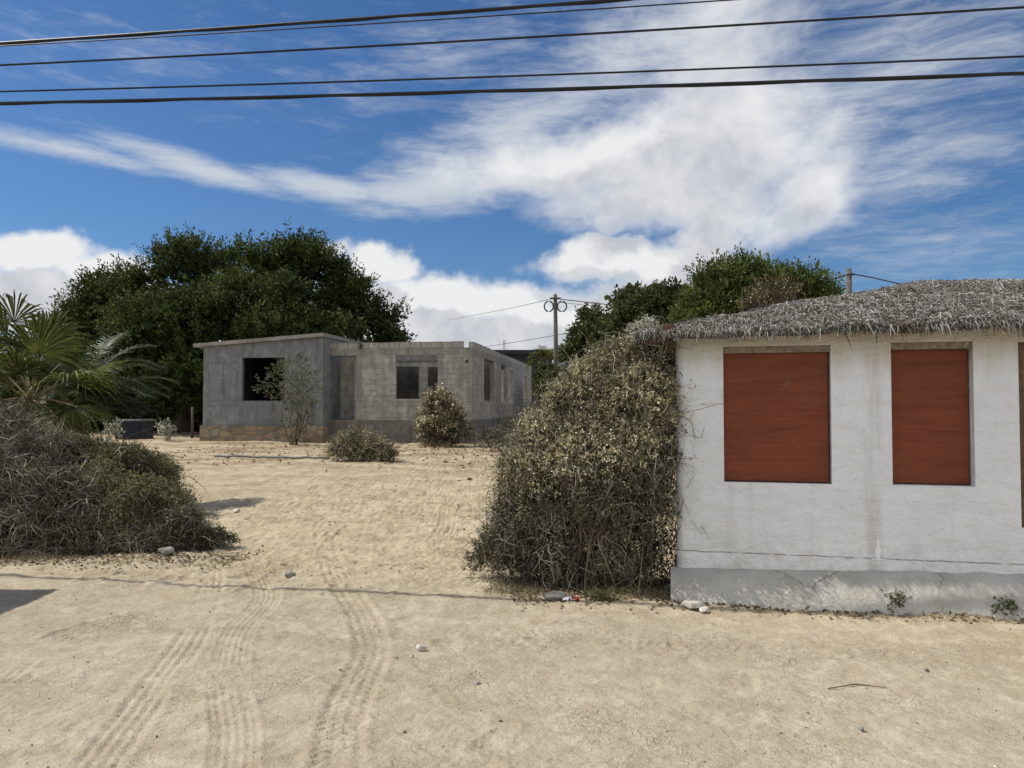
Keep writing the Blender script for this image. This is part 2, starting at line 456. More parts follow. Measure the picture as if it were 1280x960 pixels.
def m_ply(c1, c2):
    def f(nt):
        p = pos(nt)
        x, y, z = nt.xyz(p)
        g = nt.noise(nt.comb(nt.math('MULTIPLY', x, 3), nt.math('MULTIPLY', y, 3), nt.math('MULTIPLY', z, 60)), 1, 6, .65, .6)
        n = nt.noise(nt.comb(nt.math('MULTIPLY', x, 1.5), 0., nt.math('MULTIPLY', z, 9)), 1, 5, .6, .4)
        c = nt.mix(nt.sstep(g, .3, .7), c1, c2)
        c = nt.mix(nt.sstep(n, .45, .7, 0, .55), c, tuple(q * .55 for q in c1))
        c = nt.mix(nt.sstep(nt.noise(p, 5, 4, .6), .62, .75, 0, .15), c, (.30, .22, .20))
        return pbsdf(nt, c, .62, bump(nt, g, .25, .004), .3)
    return f

T_STREAK = 4.7 + 1.52
M = {}
M['ground'] = mat('sand', m_ground)
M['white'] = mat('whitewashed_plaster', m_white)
M['plinth'] = mat('old_cement', m_plinth)
M['block'] = mat('concrete_block', m_block((.36, .335, .29), (.45, .42, .37), (.25, .23, .20), .40, .20, .010))
M['cast'] = mat('cast_concrete', m_block((.29, .272, .238), (.34, .32, .28), (.24, .222, .195), 1.7, .9, .006, .3))
M['found'] = mat('stained_block', m_block((.19, .17, .14), (.25, .225, .19), (.15, .135, .115), .40, .20, .010))
M['render'] = mat('grey_cement_render', m_block((.20, .205, .20), (.24, .245, .238), (.13, .133, .13), 1.6, 1.62, .016, .3))
M['stone'] = mat('rubble_stone', m_stone)
M['shutter'] = mat('rust_red_plywood', m_ply((.17, .041, .016), (.22, .058, .022)))
M['door'] = mat('ochre_wood', m_ply((.22, .13, .05), (.30, .18, .07)))
M['wood'] = plain_mat('weathered_wood', (.24, .19, .14), .85, .3, 25)
M['darkwood'] = plain_mat('brown_rafter', (.13, .075, .045), .85, .3, 25)
M['pole'] = plain_mat('grey_pole_wood', (.10, .085, .07), .9, .3, 14)
M['bark'] = plain_mat('bark', (.10, .08, .062), .95, .35, 9, bmp=.7)
M['cable'] = plain_mat('black_cable', (.018, .018, .02), .5, .2, 30)
M['coil'] = plain_mat('blue_grey_cable', (.03, .05, .075), .5, .2, 30)
M['rock'] = plain_mat('pale_rock', (.52, .48, .42), .9, .3, 18, bmp=.8)
M['greyrock'] = plain_mat('grey_rock', (.24, .225, .20), .9, .3, 14, bmp=.8)
M['blueplastic'] = plain_mat('navy_plastic', (.006, .008, .020), .45, .2, 6)
M['pale'] = plain_mat('pale_lid', (.16, .16, .16), .7, .2, 6)
M['darkroof'] = plain_mat('dark_roof', (.035, .03, .035), .8, .2, 4)
M['bluewall'] = plain_mat('pale_blue_plaster', (.30, .34, .40), .9, .15, 4)
M['greyroof'] = plain_mat('grey_roof', (.17, .165, .16), .9, .25, 6)
M['red'] = plain_mat('red_wrapper', (.50, .07, .05), .5, .2, 20)
M['paper'] = plain_mat('white_wrapper', (.7, .7, .7), .6, .1, 20)
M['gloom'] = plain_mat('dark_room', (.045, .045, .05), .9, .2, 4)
M['steel'] = plain_mat('rusty_rebar', (.06, .04, .03), .7, .3, 20)
def m_thatch(nt):
    p = pos(nt)
    c = nt.ramp(island(nt), [(0, (0.055, 0.045, 0.035)), (.3, (0.156, 0.140, 0.117)), (.55, (0.257, 0.242, 0.215)), (.8, (0.351, 0.339, 0.312)), (1, (0.499, 0.484, 0.456))])
    c = nt.mix(nt.sstep(nt.noise(p, 2.6, 5, .65, .4), .50, .68, 0, .7), c, nt.mix(1.0, c, (.62, .50, .38), 'MULTIPLY'))
    a = pbsdf(nt, c, .8, None, .1); t = nt.node('ShaderNodeBsdfTranslucent'); nt.put(t.inputs[0], c)
    m = nt.node('ShaderNodeMixShader'); m.inputs[0].default_value = .12
    nt.l.new(a, m.inputs[1]); nt.l.new(t.outputs[0], m.inputs[2]); return m.outputs[0]
M['thatch'] = mat('palm_thatch', m_thatch)
M['thatchbase'] = plain_mat('thatch_underlayer', (.085, .072, .055), .95, .4, 30, bmp=.9)
M['ficus'] = leaf_mat('ficus_leaves', [(0, (.025, .040, .014)), (.5, (.050, .070, .023)), (.85, (.080, .103, .033)), (1, (.15, .16, .055))], .55, .28, .12, .8)
M['olive'] = leaf_mat('dark_round_leaves', [(0, (.038, .050, .018)), (.6, (.075, .090, .034)), (1, (.13, .13, .055))], .5, .3, .15)
M['bright'] = leaf_mat('green_brush_leaves', [(0, (.045, .065, .018)), (.6, (.09, .12, .034)), (1, (.17, .17, .055))], .5, .32, .15)
M['palm'] = leaf_mat('palm_leaf', [(0, (.048, .064, .016)), (.6, (.095, .115, .028)), (1, (.17, .17, .05))], .5, .38, .2)
M['datepalm'] = leaf_mat('feather_leaf', [(0, (.020, .034, .013)), (.6, (.042, .060, .022)), (1, (.08, .092, .035))], .5, .2, .2)
M['tanleaf'] = leaf_mat('dry_bracts', [(0, (.17, .14, .075)), (.3, (.37, .315, .20)), (.65, (.57, .505, .355)), (1, (.82, .77, .64))], .8, .3, .15)
M['drab'] = leaf_mat('drab_leaves', [(0, (.045, .040, .027)), (.5, (.12, .108, .072)), (1, (.26, .235, .17))], .8, .2, .15)
M['yellowgreen'] = leaf_mat('yellow_green_leaves', [(0, (.055, .055, .022)), (.5, (.14, .13, .055)), (1, (.29, .26, .14))], .7, .3, .2)
M['greygreen'] = leaf_mat('grey_green_leaves', [(0, (.06, .075, .045)), (.6, (.12, .14, .085)), (1, (.20, .21, .11))], .7, .3, .2)
M['paleleaf'] = leaf_mat('pale_leaves', [(0, (.18, .18, .15)), (1, (.55, .55, .50))], .7, .3, .2)
M['straw'] = leaf_mat('straw', [(0, (.16, .125, .07)), (.6, (.28, .22, .13)), (1, (.42, .36, .24))], .8, .2, .15)
M['twig'] = leaf_mat('grey_twigs', [(0, (.09, .082, .072)), (.5, (.24, .215, .175)), (.9, (.38, .35, .30)), (1, (.55, .52, .46))], .85, 0., .15)
M['browntwig'] = leaf_mat('brown_twigs', [(0, (.05, .035, .025)), (.6, (.115, .085, .06)), (1, (.19, .15, .11))], .85, 0., .15)
M['litter'] = leaf_mat('dead_leaves', [(0, (.07, .05, .03)), (.6, (.16, .115, .07)), (1, (.30, .24, .16))], .9, .1, .1)

# ------------------------------------------------------------------ ground: one sheet, split into road and lot
W0 = np.array(P(846, 712, 6.4)); W0[2] = 0
WD = np.array([.975, -.222, 0]); WD /= np.linalg.norm(WD)       # along the white house's front, to the right
WN = np.array([WD[1], -WD[0], 0])                                # out of its front, towards the road

def base_h(x, y):
    return .27 * sm(y, 7.5, 24) + .06 * sm(y, 24, 29) * sm(-x, 2, 11)
def GZ(x, y): return float(base_h(np.float64(x), np.float64(y)))
def G(px, py, dz=0.):
    """point where the photo's pixel meets the ground"""
    Y = 10.
    for _ in range(30):
        d = ray(px, py); z = GZ(d.x / d.y * Y, Y); Y = max(1., (z - EYE) / (d.z / d.y))
    q = P(px, py, Y); q.z += dz
    return q

def axis(lo, hi, fine, flo, fhi, grow, cap):
    a = list(np.arange(flo, fhi + 1e-6, fine)); st = fine
    while a[-1] < hi: st = min(st * grow, cap); a.append(a[-1] + st)
    b = []; st = fine; q = flo
    while q > lo: st = min(st * grow, cap); q -= st; b.append(q)
    return np.array(b[::-1] + a)
gx = axis(-500, 500, .0135, -3.9, 4.3, 1.06, 60)
gy = axis(-60, 900, .0125, 2.9, 7.0, 1.022, 60)
X, Y = np.meshgrid(gx, gy)
H = base_h(X, Y)
near = sm(Y, 60, 25)
lotm = sm(Y + .16 * X + (fbm(X * .9, Y * .9, 3) - .5) * 1.2, 6.0, 7.4)
H = H + near * ((fbm(X * .45, Y * .45, 11, 3) - .5) * .09 + (fbm(X * 2.1, Y * 2.1, 21, 4) - .5) * (.018 + .05 * lotm)
                + (fbm(X * 9, Y * 9, 31, 3, .6) - .5) * (.013 + .038 * lotm) + (fbm(X * 26, Y * 26, 41, 3, .65) - .5) * (.011 + .015 * lotm))
H = H + near * .007 * (sm(np.abs(fbm(X * 5.5, Y * 11, 45, 4, .6) - .5), .0, .09) - .5) * (.5 + lotm)
# wind and tyre corrugation in the lot: short slanted ridges
H = H + near * lotm * .003 * (np.abs(np.sin((X * .6 + Y * 1.0) * 14 + 5 * fbm(X * 1.3, Y * 1.3, 51, 3))) - .5) * sm(fbm(X * 1.1, Y * 1.1, 52, 2), .4, .65)
rg = np.random.default_rng(5)
def window(x0, x1, y0, y1):
    i = slice(*np.searchsorted(gx, [x0, x1])); j = slice(*np.searchsorted(gy, [y0, y1])); return j, i
for k in range(260):                                             # foot marks and dents
    if k < 90: cx, cy = rg.uniform(-4, 4.5), rg.uniform(3, 6.8)
    else: cx, cy = rg.uniform(-4.6, .6), rg.uniform(6.6, 15)
    a, b, th, dp = rg.uniform(.05, .16), rg.uniform(.03, .08), rg.uniform(0, 3.14), rg.uniform(.004, .016) * (.6 if k < 90 else 1.7)
    j, i = window(cx - .4, cx + .4, cy - .4, cy + .4)
    dx, dy = X[j, i] - cx, Y[j, i] - cy
    u, v = dx * math.cos(th) + dy * math.sin(th), -dx * math.sin(th) + dy * math.cos(th)
    r = np.sqrt((u / a) ** 2 + (v / b) ** 2)
    H[j, i] += dp * (-np.exp(-r ** 2 * 1.2) + .7 * np.exp(-((r - 1.5) / .4) ** 2))
def track(pxs, width, ribs, depth, lugs=0., fade=.5):
    """tyre track: polyline of photo pixels on the ground"""
    global H
    pts = np.array([list(G(a, b))[:2] for a, b in pxs])
    t = np.linspace(0, 1, len(pts)); tt = np.linspace(0, 1, 40)
    pts = np.stack([np.interp(tt, t, pts[:, 0]), np.interp(tt, t, pts[:, 1])], 1)
    for _ in range(6): pts[1:-1] = (pts[:-2] + 2 * pts[1:-1] + pts[2:]) / 4
    lo, hi = pts.min(0) - width, pts.max(0) + width
    j, i = window(lo[0], hi[0], lo[1], hi[1])
    x, y = X[j, i], Y[j, i]
    best = np.full(x.shape, 9.); sd = np.zeros(x.shape); al = np.zeros(x.shape); acc = 0
    for q in range(len(pts) - 1):
        d = pts[q + 1] - pts[q]; L = np.hypot(*d) + 1e-9; d = d / L
        rx, ry = x - pts[q, 0], y - pts[q, 1]
        s_ = np.clip(rx * d[0] + ry * d[1], 0, L); lat = -rx * d[1] + ry * d[0]
        dist = np.hypot(rx - s_ * d[0], ry - s_ * d[1])
        m = dist < best
        best = np.where(m, dist, best); sd = np.where(m, np.sign(lat) * dist, sd); al = np.where(m, acc + s_, al); acc += L
    inside = sm(best, width / 2 + .012, width / 2 - .012)
    prof = -.5 + .5 * np.cos(sd / width * 2 * np.pi * ribs) if ribs else -.5
    if lugs: prof = prof * .5 - .5 * (np.sin((al + np.abs(sd) * .8) / lugs * 2 * np.pi) > 0)
    depth = depth * .5
    g = sm(fbm(x * 1.6, y * 1.6, 77, 4), .28, .40 + .3 * fade) * (.5 + .9 * fbm(x * 12, y * 12, 79, 2))
    rim = np.exp(-((best - width / 2 - .02) / .02) ** 2)
    H[j, i] += depth * g * (inside * prof + .5 * rim)
track([(290, 958), (296, 910), (284, 870), (288, 820), (300, 780), (345, 745), (310, 700), (312, 640)], .21, 5, .022, 0, .4)
track([(0, 850), (40, 815), (80, 790), (180, 765)], .20, 4, .020, 0, .5)
track([(345, 775), (400, 820), (470, 870), (560, 925), (640, 955)], .26, 0, .012, .055, .5)
track([(640, 790), (760, 800), (900, 798), (1100, 812), (1279, 815)], .30, 3, .020, .07, .7)
track([(560, 800), (760, 806), (960, 808), (1279, 826)], .22, 2, .03, 0, .3)
track([(560, 868), (740, 884), (880, 892), (1000, 905), (1279, 915)], .26, 0, .016, .065, .8)
track([(420, 958), (430, 880), (470, 815), (455, 765), (420, 725), (400, 660), (420, 600)], .24, 4, .024, .07, .3)
track([(120, 958), (180, 880), (240, 800), (262, 745), (268, 700)], .22, 4, .022, 0, .3)
track([(300, 745), (380, 705), (440, 668), (470, 620), (430, 590)], .26, 0, .028, .08, .5)
track([(420, 742), (520, 705), (560, 660), (560, 610)], .24, 3, .024, .07, .6)
track([(0, 905), (160, 890), (330, 870), (560, 850), (800, 850)], .24, 4, .011, 0, .9)
track([(480, 945), (800, 940), (1100, 955), (1279, 945)], .28, 0, .012, .06, .9)
# bank where the lot meets the road on the left, mound at the foot of the plinth
H += .03 * np.exp(-((Y + .16 * X - 7.1 - .5 * (fbm(X * .8, Y * 0, 66, 3) - .5)) / .4) ** 2) * sm(X, 1.2, -.5) * near
tw = (X - W0[0]) * WD[0] + (Y - W0[1]) * WD[1]; nw = (X - W0[0]) * WN[0] + (Y - W0[1]) * WN[1]
wallz = -.02 + .006 * np.clip(tw, -1, 4)
H += (.045 * np.exp(-((nw - .22) / .12) ** 2) * (fbm(X * 4, Y * 4, 61, 3)) + wallz * sm(nw, 1.2, .3) * sm(nw, -1, 0)) * sm(tw, -.8, .2) * sm(tw, 9, 6)
def HZ(x, y):
    j = min(max(np.searchsorted(gy, y), 1), len(gy) - 1); i = min(max(np.searchsorted(gx, x), 1), len(gx) - 1)
    return float(H[j, i])
nyy, nxx = X.shape
V = np.stack([X, Y, H], -1).reshape(-1, 3)
I = np.arange(nyy * nxx).reshape(nyy, nxx)
Q = np.stack([I[:-1, :-1], I[:-1, 1:], I[1:, 1:], I[1:, :-1]], -1).reshape(-1, 4)
cen = V[Q].mean(1)
is_road = cen[:, 1] + .16 * cen[:, 0] < 6.72
def sheet(name, sel, label):
    q = Q[sel]; used, inv = np.unique(q, return_inverse=True)
    mb = MB(); mb.add(V[used], inv.reshape(-1, 4))
    return mb.build(name, M['ground'], smooth=True, kind='structure')
sheet('dirt_road', is_road, '')
sheet('sand_lot', ~is_road, '')

# ------------------------------------------------------------------ walls with openings
def wall(mb, path, thick, z0, z1, openings, m=0, uoff=0., inward=None):
    """path: polyline of (x,y) corners, outside on its right-hand side; openings: (t0,t1,zb,zt) along the path; z1 float or f(t)"""
    path = np.array(path, float)
    seg = np.diff(path, axis=0); L = np.linalg.norm(seg, axis=1); cum = np.concatenate([[0], np.cumsum(L)])
    ts = sorted(set(np.round(np.concatenate([cum, [o[0] for o in openings], [o[1] for o in openings]]), 5)))
    ts = [t for t in ts if -1e-6 <= t <= cum[-1] + 1e-6]
    top = z1 if callable(z1) else (lambda t: z1)
    zs = sorted(set([z0] + [o[2] for o in openings if z0 < o[2] < 90] + [o[3] for o in openings if o[3] < 90])) + ['top']
    if zs[-2] != z0 and not callable(z1) and zs[-2] >= z1 - 1e-6: zs.pop(-2)
    d = seg / L[:, None]; nr = np.stack([-d[:, 1], d[:, 0]], 1)   # inward = left of the direction of travel
    def at(t, depth):
        k = min(max(np.searchsorted(cum, t, 'right') - 1, 0), len(L) - 1)
        p_ = path[k] + d[k] * (t - cum[k])
        n_ = nr[k]
        for kk, c in enumerate(cum[1:-1]):
            if abs(t - c) < 1e-5:
                n_ = nr[kk] + nr[kk + 1]; n_ = n_ / (np.dot(n_, nr[kk]))
        return p_ + n_ * depth
    def zz(j, t): return top(t) if zs[j] == 'top' else zs[j]
    def solid(i, j):
        if not (0 <= i < len(ts) - 1 and 0 <= j < len(zs) - 1): return False
        tm = (ts[i] + ts[i + 1]) / 2; zm = (zz(j, tm) + zz(j + 1, tm)) / 2
        return not any(o[0] < tm < o[1] and o[2] < zm < o[3] for o in openings)
    def quad(a, uv):
        mb.add(a, [(0, 1, 2, 3)], m, [(u + uoff, v) for u, v in uv])
    for i in range(len(ts) - 1):
        for j in range(len(zs) - 1):
            if not solid(i, j): continue
            a, b = ts[i], ts[i + 1]
            za0, zb0, za1, zb1 = zz(j, a), zz(j, b), zz(j + 1, a), zz(j + 1, b)
            fa, fb, ba, bb = at(a, 0), at(b, 0), at(a, thick), at(b, thick)
            q = lambda p_, z: (p_[0], p_[1], z)
            quad([q(fa, za0), q(fb, zb0), q(fb, zb1), q(fa, za1)], [(a, za0), (b, zb0), (b, zb1), (a, za1)])
            quad([q(bb, zb0), q(ba, za0), q(ba, za1), q(bb, zb1)], [(b, zb0), (a, za0), (a, za1), (b, zb1)])
            if not solid(i - 1, j): quad([q(ba, za0), q(fa, za0), q(fa, za1), q(ba, za1)], [(a - thick, za0), (a, za0), (a, za1), (a - thick, za1)])
            if not solid(i + 1, j): quad([q(fb, zb0), q(bb, zb0), q(bb, zb1), q(fb, zb1)], [(b, zb0), (b + thick, zb0), (b + thick, zb1), (b, zb1)])
            if not solid(i, j + 1): quad([q(fa, za1), q(fb, zb1), q(bb, zb1), q(ba, za1)], [(a, za1), (b, za1), (b, za1 + thick), (a, za1 + thick)])
            if not solid(i, j - 1): quad([q(fb, zb0), q(fa, za0), q(ba, za0), q(bb, zb0)], [(b, za0), (a, za0), (a, za0 - thick), (b, za0 - thick)])

def on_line(px, o, d):
    """distance along the ground line o + t*d where it is seen at photo column px"""
    k = (px - 640) / F / math.cos(PITCH)
    # X = k*(Y*cos-ish): use exact ray at horizon row
    r = ray(px, 508); k = r.x / r.y
    return (k * o[1] - o[0]) / (d[0] - k * d[1])
def z_at(px, py, o, d):
    t = on_line(px, o, d); return P(px, py, o[1] + d[1] * t).z

# ------------------------------------------------------------------ white house
WH = thing('white_house', 'low white plastered house with grey palm thatch roof and rust red shutters', 'house', (W0[0], W0[1], 0))
Wo = W0[:2]; Wd = WD[:2]; Wi = -WN[:2]                            # Wi: inward
RC = .09; LEN = 6.2; DEP = 4.7
arc = [Wo + Wi * RC * (1 - math.cos(a)) * 1.0 + Wd * RC * (1 - math.sin(a)) for a in np.linspace(math.pi / 2, 0, 7)]
arc = [Wo + Wd * RC + Wi * RC - RC * (Wd * math.cos(a) + Wi * math.sin(a)) for a in np.linspace(0, math.pi / 2, 7)]
wpath = [Wo + Wi * DEP] + arc + [Wo + Wd * LEN, Wo + Wd * LEN + Wi * DEP]
arcL = sum(np.linalg.norm(arc[k + 1] - arc[k]) for k in range(6))
T0 = DEP - RC + arcL - RC                                         # path length where front coordinate t=0
def wt_(px): return on_line(px, Wo, Wd)
def wz(px, py): return z_at(px, py, Wo, Wd)
win = [(wt_(904.5), wt_(1039), wz(970, 604), wz(970, 432.5)), (wt_(1114.5), wt_(1217.5), wz(1165, 607.5), wz(1165, 427.5)), (wt_(1274), wt_(1274) + 1.0, wz(1278, 660), wz(1278, 427.5))]
EAVE_Z = wz(1000, 411) + .03
wm = MB()
WT = .16
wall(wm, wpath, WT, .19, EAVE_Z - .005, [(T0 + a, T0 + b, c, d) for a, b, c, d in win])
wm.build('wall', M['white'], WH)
def wp(t, out, z): q = Wo + Wd * t - Wi * out; return np.array([q[0], q[1], z])
Wd3, Wn3, UP = np.array([*Wd, 0]), np.array([*(-Wi), 0]), np.array([0, 0, 1.])
for k, (a, b, c, d) in enumerate(win[:2]):
    rec = (.050, .085)[k]; gap = (.012, .010)[k]
    mb = MB()
    # panel stands off the right reveal and the sill by a dark gap, top under the lintel board
    lint = .055
    mb.box(wp(a + .004, -rec - .018, c + gap), Wd3 * (b - a - .004 - gap * 1.2), Wn3 * .018, UP * (d - c - gap - lint - .004), 0)
    sh = mb.build('shutter', M['shutter'], WH)
    mb = MB()
    mb.box(wp(a + .002, -rec - .03, d - lint), Wd3 * (b - a - .004), Wn3 * (.012 + rec), UP * (lint - .003), 0)
    mb.build('lintel', M['wood'], WH)
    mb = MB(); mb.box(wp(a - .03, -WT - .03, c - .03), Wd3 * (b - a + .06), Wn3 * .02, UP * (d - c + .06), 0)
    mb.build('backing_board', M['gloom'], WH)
a, b, c, d = win[2]
mb = MB(); mb.box(wp(a + .01, -.11, c), Wd3 * (b - a - .02), Wn3 * .04, UP * (d - c - .03))
dr = mb.build('door', M['door'], WH, label='ochre wooden door at the right end of the front')
mb = MB(); mb.box(wp(a + .002, -.07, c), Wd3 * .04, Wn3 * .05, UP * (d - c - .05)); mb.box(wp(a + .002, -.07, d - .048), Wd3 * (b - a - .004), Wn3 * .05, UP * .044)
mb.build('door_frame', M['darkwood'], WH)
# small white smear standing slightly proud of the wall by the crack
mb = MB()
tt = wt_(1095)
for q in range(3):
    n_ = 14; ang = np.linspace(0, 2 * np.pi, n_, endpoint=False)
    sc = [(.020, .060, .42), (.055, .006, .368), (.012, .03, .50)][q]
    pts = [wp(tt + sc[0] * math.cos(w) * (1 + .3 * math.sin(3 * w + q)), .0025 + .001 * q, sc[2] + sc[1] * math.sin(w)) for w in ang]
    bk = [wp(tt + sc[0] * 1.1 * math.cos(w), -.004, sc[2] + sc[1] * 1.1 * math.sin(w)) for w in ang]
    mb.add(pts, [tuple(range(n_))]); mb.add(np.concatenate([pts, bk]), [(k2, n_ + k2, n_ + (k2 + 1) % n_, (k2 + 1) % n_) for k2 in range(n_)])
mb.build('white_smear', plain_mat('smear_white', (.86, .86, .85), .8, .05, 30), WH)
# sloping cement plinth
mb = MB()
ns = 120
tq = np.linspace(-.05, LEN + .05, ns)
rgp = np.random.default_rng(8)
prof = [(.012, .225), (.05, .205), (.10, .17), (.16, .09), (.21, .0), (.25, -.09), (.26, -.2)]
jit = fbm(tq * 6, tq * 0 + 3, 90, 3) - .5; jit2 = fbm(tq * 3, tq * 0 + 7, 95, 3) - .5
rows = []
for r_, (o_, z_) in enumerate(prof):
    rows.append([wp(t, o_ + jit2[k] * .03 * (r_ > 1) + rgp.normal() * .003, z_ + (jit[k] * .03 if r_ < 2 else 0) + t * (.030 if r_ < 3 else .018)) for k, t in enumerate(tq)])
rows.insert(0, [wp(t, -.03, .225 + .03 * t) for t in tq])
v = np.array(rows); nr_ = len(rows)
I2 = np.arange(nr_ * ns).reshape(nr_, ns)
q4 = np.stack([I2[:-1, :-1], I2[1:, :-1], I2[1:, 1:], I2[:-1, 1:]], -1).reshape(-1, 4)
uvp = np.stack([np.broadcast_to(tq, (nr_, ns)), v[..., 2]], -1).reshape(-1, 2)
mb.add(v.reshape(-1, 3), q4, 0, uvp[q4.ravel()])
mb.build('plinth', M['plinth'], WH, smooth=True)
mb = MB()                                                         # the rest of the footing: left side and back
wall(mb, [Wo - Wd * .02 + Wi * (DEP + .02), Wo - Wd * .02 + Wi * .04], .2, -.3, .19, [])
mb.build('footing', M['plinth'], WH)
# hipped thatch roof
OV = .15; OVL = .33
rise_run = 2.35; RIDGE_DZ = P(1180, 351, 6.2 + 2.4).z - EAVE_Z - .11
e0, e1 = -OVL, LEN + OV; dmax = DEP + OV
mid = (dmax - OV) / 2
def rp(t, dep, z): q = Wo + Wd * t + Wi * dep; return np.array([q[0], q[1], z])
run = mid + OV
HIP = 2.9
zr = EAVE_Z + RIDGE_DZ
A, B_, C_, D_ = rp(e0, -OV, EAVE_Z - .05), rp(e1, -OV, EAVE_Z), rp(e1, dmax, EAVE_Z), rp(e0, dmax, EAVE_Z - .05)
R0, R1 = rp(e0 + HIP, mid, zr), rp(e1 - HIP, mid, zr)
def sag(a, b, c, d, n=14):
    """quad patch a-b (eave) to d-c (ridge), bulging a little like packed thatch"""
    u, w = np.meshgrid(np.linspace(0, 1, n * 3), np.linspace(0, 1, n))
    p_ = (a * (1 - u[..., None]) + b * u[..., None]) * (1 - w[..., None]) + (d * (1 - u[..., None]) + c * u[..., None]) * w[..., None]
    p_[..., 2] += .02 * np.sin(np.pi * w) + (fbm(p_[..., 0] * 2.2, p_[..., 1] * 2.2, 70, 3) - .5) * .07
    return p_
tb = MB()
patches = [(A, B_, R1, R0), (D_, A, R0, R0), (C_, D_, R0, R1), (B_, C_, R1, R1)]
for (a, b, c, d) in patches:
    p_ = sag(a, b, c, d); n1, n2, _ = p_.shape
    I3 = np.arange(n1 * n2).reshape(n1, n2)
    q4 = np.stack([I3[:-1, :-1], I3[:-1, 1:], I3[1:, 1:], I3[1:, :-1]], -1).reshape(-1, 4)
    tb.add(p_.reshape(-1, 3), q4, 1)
    under = p_.copy(); under[..., 2] -= .05
    tb.add(under.reshape(-1, 3), q4[:, ::-1], 1)
    e = np.concatenate([p_[0], under[0]]); k_ = np.arange(n2 - 1)
    tb.add(e, np.stack([k_, n2 + k_, n2 + k_ + 1, k_ + 1], -1), 1)
rng = np.random.default_rng(3)
def patch_pts(a, b, c, d, n):
    u, w = rng.random(n), 1 - np.sqrt(1 - rng.random(n) * .999) if np.allclose(c, d) else rng.random(n)
    p_ = (a * (1 - u[:, None]) + b * u[:, None]) * (1 - w[:, None]) + (d * (1 - u[:, None]) + c * u[:, None]) * w[:, None]
    p_[:, 2] += .02 * np.sin(np.pi * w) + (fbm(p_[:, 0] * 2.2, p_[:, 1] * 2.2, 70, 3) - .5) * .07
    return p_, u, w
for pi, ((a, b, c, d), n) in enumerate(zip(patches, (105000, 34000, 8000, 4000))):
    p_, u, w = patch_pts(a, b, c, d, n)
    eave = unit((b - a)[None])[0]; nrm = unit(np.cross(b - a, d - a)[None])[0]
    if nrm[2] < 0: nrm = -nrm
    down = np.cross(eave, nrm); down = down if down[2] < 0 else -down
    ang = rng.normal(0, 1.0, n)
    dirv = down * np.cos(ang)[:, None] + eave * np.sin(ang)[:, None] + nrm * rng.normal(.06, .22, n)[:, None]
    dirv = unit(dirv); lng = rng.random(n) < .07; dirv = np.where(lng[:, None], unit(down + eave * rng.normal(0, .25, n)[:, None] + nrm * rng.normal(.03, .08, n)[:, None]), dirv); L = np.where(lng, rng.uniform(.10, .26, n), rng.uniform(.02, .085, n)); wd = rng.uniform(.004, .010, n)
    side = unit(np.cross(dirv, nrm + rng.normal(0, .6, (n, 3))))
    st = p_ + nrm * rng.uniform(-.012, .010, n)[:, None]
    s_ = np.array([0, .5, 1.])
    pts = st[:, None] + dirv[:, None] * (L[:, None] * s_)[..., None]
    pts[:, 1] += nrm * (L * .10)[:, None]; pts[:, 2, 2] -= L * rng.uniform(0, .25, n)
    tb.strips(pts, wd[:, None] * np.array([1, .9, .25]), side, 0)
# fringe along the eaves
for (a, b), n, big in (((A, B_), 3600, 1), ((D_, A), 1800, 1), ((C_, D_), 600, 0), ((B_, C_), 400, 0)):
    u = rng.random(n); p_ = a * (1 - u[:, None]) + b * u[:, None]
    p_ = p_ + rng.normal(0, .012, (n, 3)); p_[:, 2] += rng.uniform(-.035, .02, n)
    eave = unit((b - a)[None])[0]; out = np.cross(eave, UP); ctr = (A + C_) / 2
    if np.dot(out, a + (b - a) / 2 - ctr) < 0: out = -out
    clump = fbm(u * 60, u * 0, 33, 3)
    L = rng.uniform(.015, .06, n) * (.4 + 1.4 * clump) + (rng.random(n) < .022) * rng.uniform(.04, .16, n)
    dirv = unit(out * rng.uniform(-.1, .7, n)[:, None] + eave * rng.normal(0, .4, n)[:, None] - UP * rng.uniform(.4, 1.0, n)[:, None])
    pts = p_[:, None] + dirv[:, None] * (L[:, None] * np.array([0, .5, 1.]))[..., None]; pts[:, 2, 2] -= L * .15
    side = unit(np.cross(dirv, out + rng.normal(0, .7, (n, 3))))
    tb.strips(pts, rng.uniform(.004, .011, n)[:, None] * np.array([1, .9, .2]), side, 0)
roof = tb.build('thatched_roof', [M['thatch'], M['thatchbase']], WH)
for px in (990, 1137, 1226):
    t = wt_(px) if px > 840 else .04
    mb = MB()
    slope = RIDGE_DZ / run
    z0_ = EAVE_Z - .055
    o_ = OV - .06 if px > 840 else OV - .18
    a_ = wp(t, o_, z0_ + (OV - o_) * slope); b_ = wp(t, -1.2, z0_ + (OV + 1.2) * slope)
    pts = np.array([a_ + (b_ - a_) * q for q in np.linspace(0, 1, 6)])
    mb.tubes(pts, np.full(6, .035), 9, 0, cap=True)
    mb.build('rafter', M['darkwood'] if px == 1226 else M['pole'], roof)
mb = MB(); z_ = EAVE_Z - .075
mb.box(rp(-.10, -.14, z_), np.array([*Wd, 0]) * .09, np.array([*Wi, 0]) * (DEP + .3), UP * .09)
mb.build('wall_plate', M['darkwood'], WH)
mb = MB(); pts = np.array([A + (R0 - A) * q - UP * .085 for q in np.linspace(.03, .9, 6)])
mb.tubes(pts, np.full(6, .035), 9, 0, cap=True); mb.build('hip_rafter', M['darkwood'], roof)

